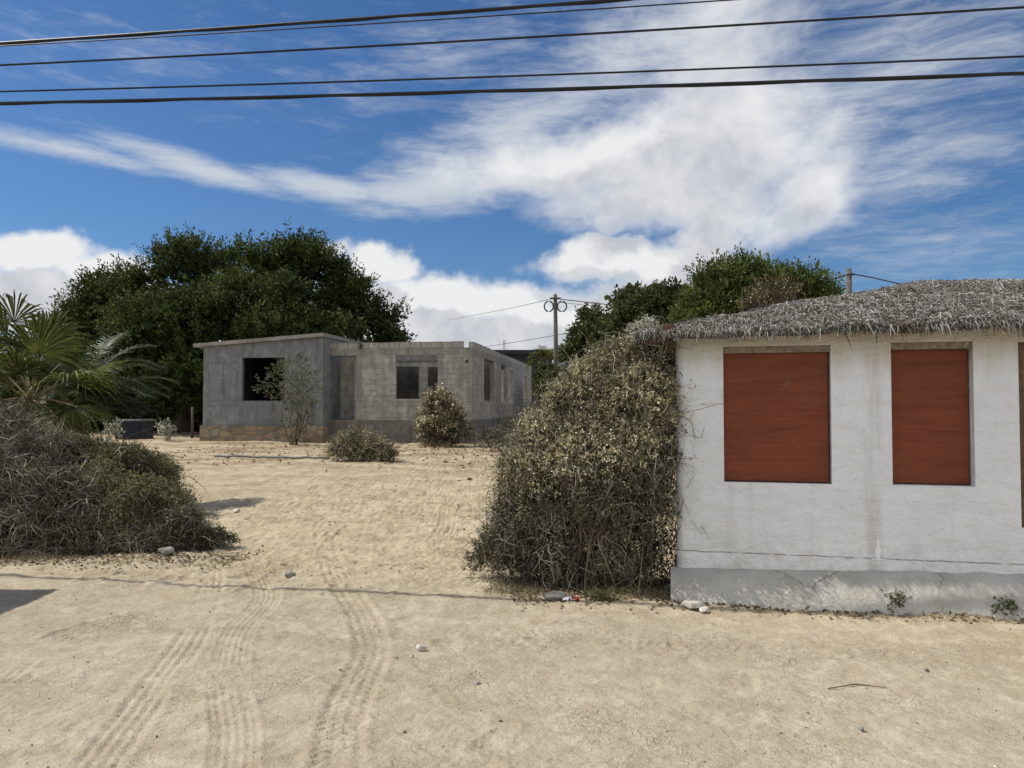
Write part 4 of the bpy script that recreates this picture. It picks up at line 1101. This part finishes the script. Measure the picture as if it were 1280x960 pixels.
# scrub along the foot of the side wall
ss = lobes_px([(612, 552, 12), (632, 550, 14), (650, 540, 16), (668, 530, 20), (640, 560, 10), (680, 545, 20)], 22, .5)
shrub('scrub_bush', 'low grey scrub along the foot of the block side wall', (P(645, 562, 22).x, 22, GZ(0, 22)), .5, ss, 29, twigs=[(500, .5, .008, 'twig', (.4, 1.08))], leaves=[(420, 7, .24, .08, .045, 'drab', None, (.4, 1.05)), (140, 6, .2, .07, .04, 'greygreen', None, (.7, 1.05))], stems=(80, .01, 'twig'))

# ------------------------------------------------------------------ palms
def fan_frond(hub0, d, plen, Rf, rng, tilt=0., arc_=2.2):
    """petiole from hub0 along d, then a fan of blades"""
    mb = MB()
    d = unit(np.array(d, float)[None])[0]; hub = np.array(hub0) + d * plen
    mid_ = (np.array(hub0) + hub) / 2 + UP * plen * .05
    mb.tubes(np.array([hub0, mid_, hub]), np.array([.016, .012, .008]), 5, 1)
    side = unit(np.cross(d, UP)[None])[0]; nrm = np.cross(side, d)
    f_ = unit((d + nrm * tilt)[None])[0]; nrm = np.cross(side, f_)
    n = 46; a = np.linspace(-arc_, arc_, n) + rng.normal(0, .02, n)
    dv = f_ * np.cos(a)[:, None] + side * np.sin(a)[:, None] + nrm * rng.normal(0, .06, n)[:, None]
    L = Rf * (.72 + .28 * np.cos(a * .6)) * rng.uniform(.9, 1.05, n)
    s_ = np.array([0, .35, .65, .85, 1.])
    pts = hub + dv[:, None] * (L[:, None] * s_)[..., None]
    pts[..., 2] -= (L[:, None] * np.array([0, .0, .04, .15, .34]) * rng.uniform(.4, 1.6, (n, 1)))
    pts = pts - nrm * (.10 * np.sin(a)[:, None] ** 2 * L[:, None] * s_)[..., None]
    sd = unit(np.cross(dv, nrm)); w = 2 * arc_ / n * Rf * np.array([.05, .40, .64, .34, .03])
    for sgn in (-1, 1):                                            # V-folded blade: two half ribbons
        off = unit(sd * .8 + nrm * .6 * sgn * 1.0) if sgn > 0 else unit(sd * .8 - nrm * .6)
        mb.strips(pts + (off * sgn)[:, None] * (w / 4)[None, :, None], np.tile(w / 2, (n, 1)), off, 0)
    return mb
def feather_frond(p0, az_, el0, L, droop, rng, nl=52, ll=.34):
    mb = MB(); k = 14; s_ = np.linspace(0, 1, k)
    el_ = el0 - droop * s_ ** 1.3; h = np.array([math.sin(az_), math.cos(az_), 0])
    st = np.concatenate([[np.zeros(3)], np.cumsum((h * np.cos(el_[:-1])[:, None] + UP * np.sin(el_[:-1])[:, None]) * L / (k - 1), 0)])
    pts = np.array(p0) + st
    mb.tubes(pts, np.linspace(.018, .004, k), 5, 1)
    u = np.linspace(.14, .99, nl); c = np.stack([np.interp(u, s_, pts[:, q]) for q in range(3)], 1)
    tang = unit(np.stack([np.interp(u, s_, np.gradient(pts[:, q])) for q in range(3)], 1))
    side = unit(np.cross(tang, UP)); nrm = np.cross(side, tang)
    for sg in (-1, 1):
        d = unit(side * sg * .75 + tang * .65 + nrm * rng.normal(.18, .12, (nl, 1)))
        l_ = ll * np.sin(np.pi * (.12 + .80 * u)) ** .6 * rng.uniform(.85, 1.1, nl)
        q = np.array([0, .5, 1.]); pp = c[:, None] + d[:, None] * (l_[:, None] * q)[..., None]; pp[:, 2, 2] -= l_ * .22; pp[:, 1, 2] -= l_ * .03
        mb.strips(pp, np.tile([.012, .020, .003], (nl, 1)), unit(np.cross(d, nrm)), 0)
    return mb
rngp = np.random.default_rng(31)
Yf = 10.6
hub = np.array(P(38, 500, Yf)); fb = (hub[0], Yf, GZ(hub[0], Yf))
FPm = thing('fan_palm', 'young fan palm with spread green fans at the left edge', 'palm', fb)
mb = MB(); tz = np.linspace(fb[2] - .1, hub[2], 10); mb.tubes(np.stack([np.full(10, hub[0]), np.full(10, Yf), tz], 1), np.linspace(.17, .12, 10), 12); mb.build('trunk', M['bark'], FPm, smooth=True)
def aim(px, py, Y): return np.array(P(px, py, Y)) - hub
fans = [((47, 442), -.25, .95, .25), ((84, 477), -.45, .92, .05), ((8, 430), -.1, .95, .2), ((-20, 470), -.6, .9, .1), ((18, 402), .3, .8, .2), ((60, 425), .5, .85, .2), ((-5, 395), -.2, .85, .0),
        ((92, 507), -.3, .85, -.2), ((78, 452), .7, .9, .1), ((22, 468), -.6, .8, .4), ((-40, 430), .3, .9, .1), ((66, 515), -.5, .75, -.3), ((5, 500), -.6, .75, .0), ((105, 470), .4, .85, .0), ((30, 440), .9, .95, .1)]
for (pp, dy, Rf, tilt) in fans:
    v = aim(*pp, Yf + dy); L = np.linalg.norm(v)
    fan_frond(hub, v, L, Rf * .84, rngp, tilt, 1.9).build('fan_leaf', [M['palm'], M['straw']], FPm)
Yd = 12.0
hub2 = np.array(P(98, 515, Yd)); fb2 = (hub2[0], Yd, GZ(hub2[0], Yd))
DP = thing('feather_palm', 'feather palm with arching drooping fronds right of the fan palm', 'palm', fb2)
mb = MB(); tz = np.linspace(fb2[2] - .1, hub2[2] + .1, 10); mb.tubes(np.stack([np.full(10, hub2[0]), np.full(10, Yd), tz], 1), np.linspace(.20, .15, 10), 12); mb.build('trunk', M['bark'], DP, smooth=True)
for (az_, el_, L, dr_) in ((80, 72, 2.0, 1.9), (95, 50, 1.7, 1.6), (100, 35, 1.7, 1.1), (75, 40, 1.8, 1.3), (110, 22, 1.5, .9), (60, 65, 2.0, 1.5), (120, 60, 1.7, 1.9), (40, 75, 1.9, 1.4), (-60, 70, 1.8, 1.6), (-90, 55, 1.7, 1.4),
                           (150, 60, 1.5, 1.8), (180, 45, 1.2, 1.6), (-150, 50, 1.5, 1.6), (10, 80, 1.9, 1.2), (135, 30, 1.4, 1.2), (88, 12, 1.3, .8), (-20, 60, 1.8, 1.3), (160, 25, 1.1, 1.0), (70, 55, 1.9, 1.7), (92, 62, 1.8, 2.0), (105, 45, 1.8, 1.5), (85, 28, 1.5, 1.2), (125, 48, 1.6, 1.7), (65, 78, 2.0, 1.9), (145, 40, 1.4, 1.4), (50, 48, 1.8, 1.3)):
    feather_frond(hub2, R(az_), R(el_), L * (.80 if 50 < az_ < 130 else .95), dr_, rngp).build('frond', [M['datepalm'], M['straw']], DP)
# small palm by the far roofs
Yq = 34.; hb = np.array(P(680, 450, Yq)); q = (hb[0], Yq, .3)
SP = thing('bushy_palm', 'dark small palm between the block house and the utility pole', 'palm', q)
mb = MB(); mb.tubes(np.array([[hb[0], Yq, .2], [hb[0] + .05, Yq, 1.6], hb]), np.array([.2, .18, .15]), 8); mb.build('trunk', M['bark'], SP, smooth=True)
for k in range(16):
    feather_frond(hb, R(k * 22.5 + rngp.uniform(-9, 9)), R(rngp.uniform(15, 80)), rngp.uniform(.75, 1.05), rngp.uniform(1.2, 2.0), rngp, 30, .38).build('frond', [M['palm'], M['straw']], SP)
ls = lobes_px([(684, 472, 11), (694, 478, 11), (677, 484, 8), (688, 490, 14)], 32, .4)
shrub('dark_bush', 'dark rounded bush under the small palm beyond the block house', (P(674, 505, 32).x, 32, .3), .3, ls, 33, leaves=[(520, 9, .35, .16, .08, 'olive', None, (.4, 1.05))], stems=(40, .02, 'browntwig'))

# ------------------------------------------------------------------ far buildings beyond the lot
def simple_house(name, label, px0, px1, py_top, Y, wallm, roofm, pitch=0., over=.4, depth=5., cat='house', win_=None):
    a = P(px0, py_top, Y); b = P(px1, py_top, Y); z1 = a.z; z0 = GZ(a.x, Y) - .1
    root = thing(name, label, cat, ((a.x + b.x) / 2, Y, z0))
    w = b.x - a.x; mb = MB()
    ops = win_ or [(depth + w * .3, depth + w * .55, z0 + 1.2, z0 + 2.1)]
    wall(mb, [(a.x, Y + depth), (a.x, Y), (b.x, Y), (b.x, Y + depth), (a.x + .01, Y + depth)], .18, z0, z1, ops); mb.build('wall', wallm, root)
    for o in ops:
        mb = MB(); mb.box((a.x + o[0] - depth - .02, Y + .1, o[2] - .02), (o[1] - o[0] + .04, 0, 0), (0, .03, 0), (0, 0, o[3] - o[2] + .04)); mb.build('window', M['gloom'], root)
    mb = MB()
    x0, x1, y0, y1 = a.x - over, b.x + over, Y - over, Y + depth + over
    if pitch:
        zr_ = z1 + pitch; h = min(w, depth) / 2 + over
        mb.add([(x0, y0, z1), (x1, y0, z1), (x1, y1, z1), (x0, y1, z1), (x0 + h * .95, (y0 + y1) / 2, zr_), (x1 - h * .95, (y0 + y1) / 2, zr_)], [(0, 1, 5, 4), (2, 3, 4, 5)]).add([(x0, y0, z1), (x0, y1, z1), (x0 + h * .95, (y0 + y1) / 2, zr_), (x1, y0, z1), (x1, y1, z1), (x1 - h * .95, (y0 + y1) / 2, zr_)], [(1, 0, 2), (3, 4, 5)])
        mb.box((x0, y0, z1 - .08), (x1 - x0, 0, 0), (0, y1 - y0, 0), (0, 0, .078))
    else: mb.box((x0, y0, z1 + .003), (x1 - x0, 0, 0), (0, y1 - y0, 0), (0, 0, .28))
    mb.build('roof', roofm, root)
    return root
simple_house('distant_house', 'far house under a flat dark roof behind the block house', 612, 690, 443, 52, M['gloom'], M['darkroof'], 0, .5, 6)
simple_house('blue_house', 'pale blue grey building behind the utility pole', 698, 716, 437, 46, M['bluewall'], M['bluewall'], 0, .05, 5)
simple_house('grey_roof_hut', 'low hut with pale grey pitched roof at the pole foot', 684, 716, 473, 36, M['bluewall'], M['greyroof'], .55, .25, 4, 'hut')

# ------------------------------------------------------------------ poles and wires
Yp = 33.
q = P(696, 470, Yp); top = P(694, 368, Yp)
UPo = thing('utility_pole', 'slim wooden utility pole with two cable coils', 'pole', (q.x, Yp, GZ(q.x, Yp)))
mb = MB(); pts = np.array([(q.x + .02, Yp, GZ(q.x, Yp) - .2), ((q.x + top.x) / 2, Yp, (top.z + .3) / 2), tuple(top)]); mb.tubes(pts, np.array([.115, .10, .085]), 12, 0, True); mb.build('shaft', M['pole'], UPo, smooth=True)
mb = MB(); a = P(687.5, 374, Yp - .14); b = P(701, 374, Yp - .14); mb.box(tuple(a), (b.x - a.x, 0, 0), (0, .06, 0), (0, 0, .08)); mb.build('crossarm', M['pole'], UPo)
for px in (686, 702.5):
    c = P(px, 383, Yp - .14); ang = np.linspace(0, 2 * np.pi, 25)
    mb = MB(); mb.tubes(np.stack([c.x + .2 * np.cos(ang), np.full(25, c.y), c.z + .23 * np.sin(ang)], 1), np.full(25, .035), 6); mb.build('cable_coil', M['coil'], UPo, smooth=True)
def wire(label, pts, r, name='overhead_wire', group='thin wires at the far utility pole', sag_=0., mt='cable'):
    pts = np.array([tuple(p_) for p_ in pts]); k = 40
    t = np.linspace(0, 1, len(pts)); tt = np.linspace(0, 1, k)
    c = np.stack([np.interp(tt, t, pts[:, i]) for i in range(3)], 1); c[:, 2] -= sag_ * 4 * tt * (1 - tt)
    return MB().tubes(c, np.full(k, r), 6, 0, True).build(name, M[mt], None, c[0], True, label, 'cable', group)
wire('thin wire running right from the far pole towards the trees', [P(700, 374, Yp - .1), P(772, 382, Yp + 1), P(900, 388, Yp + 3)], .02)
wire('thin wire running left from the far pole', [P(688, 374, Yp - .1), P(640, 385, Yp + 9), P(560, 400, Yp + 26)], .012)
wire('thin wire sloping low behind the far pole', [P(480, 452, 62), P(640, 425, 50), P(765, 402, 40), P(820, 390, 36)], .016, sag_=.2)
wire('second thin wire running right below the first at the far pole', [P(700, 378, Yp - .1), P(772, 386, Yp + 1), P(900, 393, Yp + 3)], .012)
Yr = 12.3
a = P(1061, 336, Yr)
WP = thing('wooden_post', 'short weathered post showing above the thatch ridge', 'post', (a.x, Yr, GZ(a.x, Yr)))
mb = MB(); mb.tubes(np.array([(a.x, Yr, -.1), (a.x, Yr, 2), tuple(a)]), np.array([.055, .05, .042]), 10, 0, True); mb.build('shaft', M['pole'], WP, smooth=True)
mb = MB(); mb.tubes(np.array([(a.x + s * .06, Yr - .062, a.z - .11) for s in (-1, 0, 1)]), np.full(3, .012), 6); mb.build('wire_tie', M['cable'], WP)
wire('twisted wire sagging right from the weathered post', [P(1064, 342, Yr), P(1090, 347, Yr + .3), P(1130, 356, Yr + .8)], .010, group='wires on the weathered post')
wire('short wire running left from the weathered post', [P(1059, 343, Yr), P(1030, 352, Yr + .4)], .010, group='wires on the weathered post')
# street cables overhead
wires = [('topmost thick black cable crossing the upper left sky', (0, 54), (780, -1), .0145), ('thin cable just under the topmost thick one', (0, 57.5), (912, 0), .006),
         ('black cable second from the top across the whole sky', (0, 81.5), (1280, 9), .0098), ('black cable just above the lowest cable', (0, 114.5), (1280, 70.5), .0088), ('lowest and thickest black cable bundle over the road', (0, 129), (1280, 91.5), .0145)]
for k, (lab, a, b, r) in enumerate(wires):
    y0 = 6.42 - .03 * (k == 1)
    def Yw(px): u = (px - 640) / F; return y0 / (1 + .165 * u)
    p0, p1 = np.array(P(*a, Yw(a[0]))), np.array(P(*b, Yw(b[0])))
    d = p1 - p0; Lh = np.hypot(d[0], d[1]); d = d / Lh
    s_ = np.linspace(-16, Lh + 16, 90); c = p0 + d * s_[:, None]
    c[:, 2] += .0009 * (s_ - 0) * (s_ - Lh)                         # slight sag between supports
    mb = MB(); mb.tubes(c, np.full(90, r), 8, 0, True)
    if k in (0, 4):                                                # two strands lashed together
        mb.tubes(c + np.stack([np.zeros(90), .008 * np.sin(s_ * 9), -r * .8 + .004 * np.cos(s_ * 9)], 1), np.full(90, r * .55), 6, 0, True)
    mb.build('street_cable', M['cable'], None, c[0], True, lab, 'cable', 'black cables over the road')

# ------------------------------------------------------------------ things in the dark under the big tree
q = P(168, 550, 29); gz = GZ(q.x, 29)
BX = thing('storage_crate', 'dark navy crate with pale lid in the shade of the large tree', 'crate', (q.x, 29, gz))
mb = MB(); mb.box((q.x - .55, 28.6, gz - .02), (1.1, 0, 0), (0, .8, 0), (0, 0, .72)); 
for s in (-.42, .3): mb.box((q.x + s, 28.575, gz), (.1, 0, 0), (0, .022, 0), (0, 0, .68))
mb.build('body', M['blueplastic'], BX)
mb = MB(); mb.box((q.x - .62, 28.53, gz + .705), (1.24, 0, 0), (0, .94, 0), (0, 0, .06)); mb.build('lid', M['pale'], BX)
q = P(240, 545, 30)
mb = MB(); gz = GZ(q.x, 30); mb.tubes(np.array([(q.x, 30, gz - .1), (q.x + .02, 30, gz + .7), (q.x, 30, gz + 1.25)]), np.array([.06, .055, .05]), 8, 0, True)
mb.build('fence_post', M['bark'], None, (q.x, 30, gz), True, 'dim upright post in the shade left of the grey room', 'post')

# ------------------------------------------------------------------ stones, litter and small plants
def rock(name, label, px, py, size, mt, seed, cat='stone', flat=.6, group=None, bury=.25):
    q = G(px, py); z = HZ(q.x, q.y); rng = np.random.default_rng(seed)
    bm = bmesh.new(); bmesh.ops.create_icosphere(bm, subdivisions=3, radius=1)
    v = np.array([v_.co for v_ in bm.verts]); f = [[w.index for w in f_.verts] for f_ in bm.faces]; bm.free()
    for _ in range(9):
        n_ = unit(rng.normal(size=3)[None])[0]; h = rng.uniform(.55, .85); dd = v @ n_; v = v - np.where(dd > h, dd - h, 0)[:, None] * n_
    v += rng.normal(0, .012, v.shape)
    s_ = np.array(size); v = v * s_; v[:, 2] += s_[2] * (1 - bury)
    mb = MB(); mb.add(v + np.array([q.x, q.y, z]), f)
    return mb.build(name, M[mt], None, (q.x, q.y, z), True, label, cat, group)
rock('stone', 'pale white broken stone at the foot of the white house plinth', 866, 757, (.095, .055, .045), 'rock', 1)
rock('stone', 'tan white stone touching the pale broken stone on its right', 881, 760, (.045, .045, .032), 'rock', 2)
rock('stone', 'lone pale stone lying on the open dirt road', 527, 810, (.038, .03, .028), 'rock', 3)
rock('boulder', 'rounded grey boulder under the tan shrub', 748, 727, (.19, .13, .085), 'greyrock', 4)
rock('stone', 'grey stone between boulder and plinth corner', 837, 735, (.045, .04, .04), 'greyrock', 5)
rock('stone', 'brown stone left of the red wrapper', 694, 748, (.10, .06, .05), 'greyrock', 6)
rock('stone', 'small dark stone on the road below the right shutter', 1077, 911, (.012, .012, .014), 'greyrock', 7)
rock('stone', 'small dark stone on the road under the white house door end', 1158, 834, (.014, .012, .011), 'greyrock', 8)
rock('stone', 'brown pebble on the road right of the lone pale stone', 597, 850, (.018, .014, .010), 'greyrock', 9)
rock('stone', 'tan stone at the front edge of the olive shrub', 208, 700, (.10, .07, .055), 'greyrock', 10)
rock('stone', 'pale stone on the driveway by the olive shrub', 295, 640, (.06, .05, .04), 'rock', 11)
rock('stone', 'dark clod low down on the driveway tracks', 363, 721, (.06, .045, .035), 'greyrock', 12)
# wrapper
q = G(715, 750); z = HZ(q.x, q.y)
WR = thing('wrapper', 'crumpled red and white wrapper lying below the grey boulder', 'litter', (q.x, q.y, z))
def crumple(cx, w, seed):
    rng = np.random.default_rng(seed); n = 7; u, v = np.meshgrid(np.linspace(-1, 1, n), np.linspace(-1, 1, n))
    p_ = np.stack([q.x + cx + u * w, q.y + v * .03, z + .022 + rng.normal(0, .008, u.shape) - .008 * u ** 2], -1)
    i = np.arange(n * n).reshape(n, n); f = np.stack([i[:-1, :-1], i[:-1, 1:], i[1:, 1:], i[1:, :-1]], -1).reshape(-1, 4)
    mb = MB(); mb.add(p_.reshape(-1, 3), f); lo = p_.copy(); lo[..., 2] -= .004; mb.add(lo.reshape(-1, 3), f[:, ::-1]); return mb
crumple(.03, .03, 1).build('red_half', M['red'], WR); crumple(-.04, .038, 2).build('white_half', M['paper'], WR)
def tuft(name, label, px, py, n, h, mt, seed, cat='plant', sp=.05, lean=.5):
    q = G(px, py); z = HZ(q.x, q.y); rng = np.random.default_rng(seed)
    b = np.array([q.x, q.y, z - .01]) + rng.normal(0, sp, (n, 3)) * [1, .6, 0]
    d = unit(rng.normal(0, lean, (n, 3)) + UP); L = h * rng.uniform(.4, 1.1, n)
    s_ = np.array([0, .35, .7, 1.]); pts = b[:, None] + d[:, None] * (L[:, None] * s_)[..., None]
    pts[..., :2] += (d[:, None, :2] * (L[:, None] * s_ ** 2 * .5)[..., None]); pts[..., 2] -= L[:, None] * s_ ** 2 * .2
    mb = MB(); mb.strips(pts, np.tile([.006, .006, .004, .001], (n, 1)), unit(np.cross(d, rng.normal(size=(n, 3)))))
    return mb.build(name, M[mt], None, (q.x, q.y, z), False, label, cat)
tuft('grass_tuft', 'yellow green grass tuft beside the red and white wrapper', 752, 750, 170, .16, 'yellowgreen', 1)
tuft('grass_tuft', 'dry grass tuft at the plinth corner under the shrub', 812, 728, 120, .13, 'straw', 2)
tuft('grass_tuft', 'grass tuft behind the pale broken stone', 905, 748, 120, .09, 'drab', 3, sp=.09)
tuft('grass_tuft', 'straw tuft at the left end of the scrub wall foot', 545, 560, 120, .35, 'straw', 4, sp=.3)
def small_plant(label, px, py, r, seed, mt='drab', sl_=.06, n=70):
    q = G(px, py); z = HZ(q.x, q.y); ll = np.array([(q.x, q.y, z + r * .6, r, r * .8, r * .7), (q.x + r * .8, q.y, z + r * .4, r * .7, r * .6, r * .5)])
    shrub('weed', label, (q.x, q.y, z), .02, ll, seed, leaves=[(n, 6, sl_, .028, .016, mt, None, (.3, 1.1))], stems=(22, .0025, 'browntwig'), cat='plant')
small_plant('dark bushy weed at the plinth foot under the second shutter', 1080, 756, .075, 61)
small_plant('low creeping weed right of the dark bushy weed', 1118, 764, .05, 62)
small_plant('green seedling at the far right foot of the plinth', 1254, 772, .05, 63, 'olive')
small_plant('thin dark seedling against the sunlit plinth', 1218, 766, .03, 64, 'drab', .09, 12)
# twig fallen on the road
q0, q1, q2 = G(1035, 858), G(1070, 852), G(1108, 855)
c = np.array([(p_.x, p_.y, HZ(p_.x, p_.y) + .006) for p_ in (q0, q1, q2)])
MB().tubes(c, np.array([.003, .004, .002]), 5, 0, True).build('fallen_twig', M['browntwig'], None, c[0], False, 'thin curved twig lying on the road at right', 'twig')
# pale pipe lying on the lot before the stone base
a, b = G(268, 571), G(412, 574)
n = 24; t = np.linspace(0, 1, n); c = np.stack([a.x + (b.x - a.x) * t, a.y + (b.y - a.y) * t + .05 * np.sin(t * 5)], 1)
c = np.array([(x_, y_, HZ(x_, y_) + .03) for x_, y_ in c])
MB().tubes(c, np.full(n, .028), 8, 0, True).build('water_pipe', M['pale'], None, c[0], True, 'pale straight pipe lying across the lot before the stone base', 'pipe')

# ground cover nobody could count
rng = np.random.default_rng(77)
def hz_many(x_, y_): return H[np.clip(np.searchsorted(gy, y_), 0, len(gy) - 1), np.clip(np.searchsorted(gx, x_), 0, len(gx) - 1)]
mb = MB(); n = 11000
zone = rng.choice(5, n, p=[.26, .24, .12, .1, .28])
cx = np.where(zone == 0, rng.uniform(.0, 1.7, n), np.where(zone == 1, rng.uniform(-6, -2.7, n), np.where(zone == 2, rng.uniform(1.2, 4.2, n), np.where(zone == 3, rng.uniform(-10, 0, n), rng.uniform(-4.5, 1, n)))))
cy = np.where(zone == 0, rng.normal(6.55, .22, n), np.where(zone == 1, rng.normal(7.75, .22, n), np.where(zone == 2, 6.25 - .24 * (cx - 1.2) + rng.normal(0, .07, n), np.where(zone == 3, rng.normal(22, 2.5, n), rng.uniform(7, 19, n)))))
keep = (zone < 4) | (fbm(cx * .8, cy * .5, 88, 3) > .52)
zone, cx, cy = zone[keep], cx[keep], cy[keep]; n = len(cx)
L = rng.uniform(.012, .05, n) * np.where(zone == 3, 3, 1)
d = unit(rng.normal(size=(n, 3)) * [1, 1, .25])
mb.leaves(np.stack([cx, cy, hz_many(cx, cy) + .006], 1), d, unit(rng.normal(0, .4, (n, 3)) + UP), L, L * .55)
mb.build('leaf_litter', M['litter'], kind='stuff')
mb = MB(); n = 5200
zone = rng.choice(4, n, p=[.42, .34, .10, .14])
cx = np.select([zone == 0, zone == 1, zone == 2], [rng.uniform(-6.2, -2.8, n), rng.uniform(-.25, 1.6, n), rng.uniform(1.4, 4.0, n)], rng.uniform(-10, .5, n))
cy = np.select([zone == 0, zone == 1, zone == 2], [7.62 + (cx + 4.5) * -.02 + np.abs(rng.normal(0, .18, n)) * rng.choice([-.6, 1], n), 6.38 + rng.normal(0, .10, n) + .25 * np.abs(cx - .7), 6.10 - .235 * (cx - 1.4) + rng.normal(0, .03, n)], rng.normal(25.6, .5, n))
keep = fbm(cx * 3, cy * 3, 91, 3) > .47
cx, cy, zone = cx[keep], cy[keep], zone[keep]; n = len(cx)
b = np.stack([cx, cy, hz_many(cx, cy) - .004], 1); d = unit(rng.normal(0, .75, (n, 3)) * [1, 1, .2] + UP); Lg = rng.uniform(.03, .12, n) * np.select([zone == 2, zone == 3], [.6, 2.2], 1.)
q3 = np.array([0, .5, 1.]); pts = b[:, None] + d[:, None] * (Lg[:, None] * q3)[..., None]; pts[:, 2, :2] += d[:, :2] * (Lg * .35)[:, None]; pts[:, 2, 2] -= Lg * .15
mb.strips(pts, (.004 + .004 * (zone == 3))[:, None] * np.array([1, .8, .2]), unit(np.cross(d, rng.normal(size=(n, 3)))))
mb.build('dry_grass', M['straw'], kind='stuff')
mb = MB(); n = 1500
cx = rng.uniform(-4.5, 4.5, n); cy = np.where(rng.random(n) < .6, rng.uniform(2.9, 7, n), rng.uniform(7, 16, n)); r_ = rng.lognormal(-5.5, .45, n)
oc = np.array([(1, 0, 0), (0, 1, 0), (-1, 0, 0), (0, -1, 0), (0, 0, .8), (0, 0, -.6)]); fc = np.array([(0, 1, 4), (1, 2, 4), (2, 3, 4), (3, 0, 4), (1, 0, 5), (2, 1, 5), (3, 2, 5), (0, 3, 5)])
v = np.stack([cx, cy, hz_many(cx, cy) + r_ * .3], 1)[:, None] + oc[None] * r_[:, None, None] * rng.uniform(.6, 1.4, (n, 6, 1))
mb.add(v.reshape(-1, 3), (fc[None] + np.arange(n)[:, None, None] * 6).reshape(-1, 3))
mb.build('pebbles', leaf_mat('pebble', [(0, (.14, .11, .08)), (.6, (.34, .28, .2)), (1, (.55, .5, .42))], .9, 0, .1), kind='stuff')

# ------------------------------------------------------------------ neighbour's shed left of the camera (its shadow falls on the road)
hs_ = 3.0; sx, sy = SUN.x / SUN.z * hs_, SUN.y / SUN.z * hs_
q = G(75, 738); cxr, cyr = q.x + sx, q.y + sy                       # roof corner that throws the shadow's corner
SH = thing('street_shed', 'flat roofed shed out of frame at left that shades the road', 'shed', (cxr - 2.5, cyr - 2.4, 0))
mb = MB(); wall(mb, [(cxr - 5, cyr - .3), (cxr - 5, cyr - 4.6), (cxr - .35, cyr - 4.6), (cxr - .35, cyr - .35), (cxr - 4.99, cyr - .35)], .15, -.1, hs_ - .17, [(4.6 + 4.3 + 1.2, 4.6 + 4.3 + 2.2, -.05, 2.05)]); mb.build('wall', M['block'], SH)
mb = MB(); mb.box((cxr - 5.3, cyr - 5.0, hs_ - .165), (5.3, 0, 0), (0, 5.0, 0), (0, 0, .165)); mb.build('roof', M['cast'], SH)
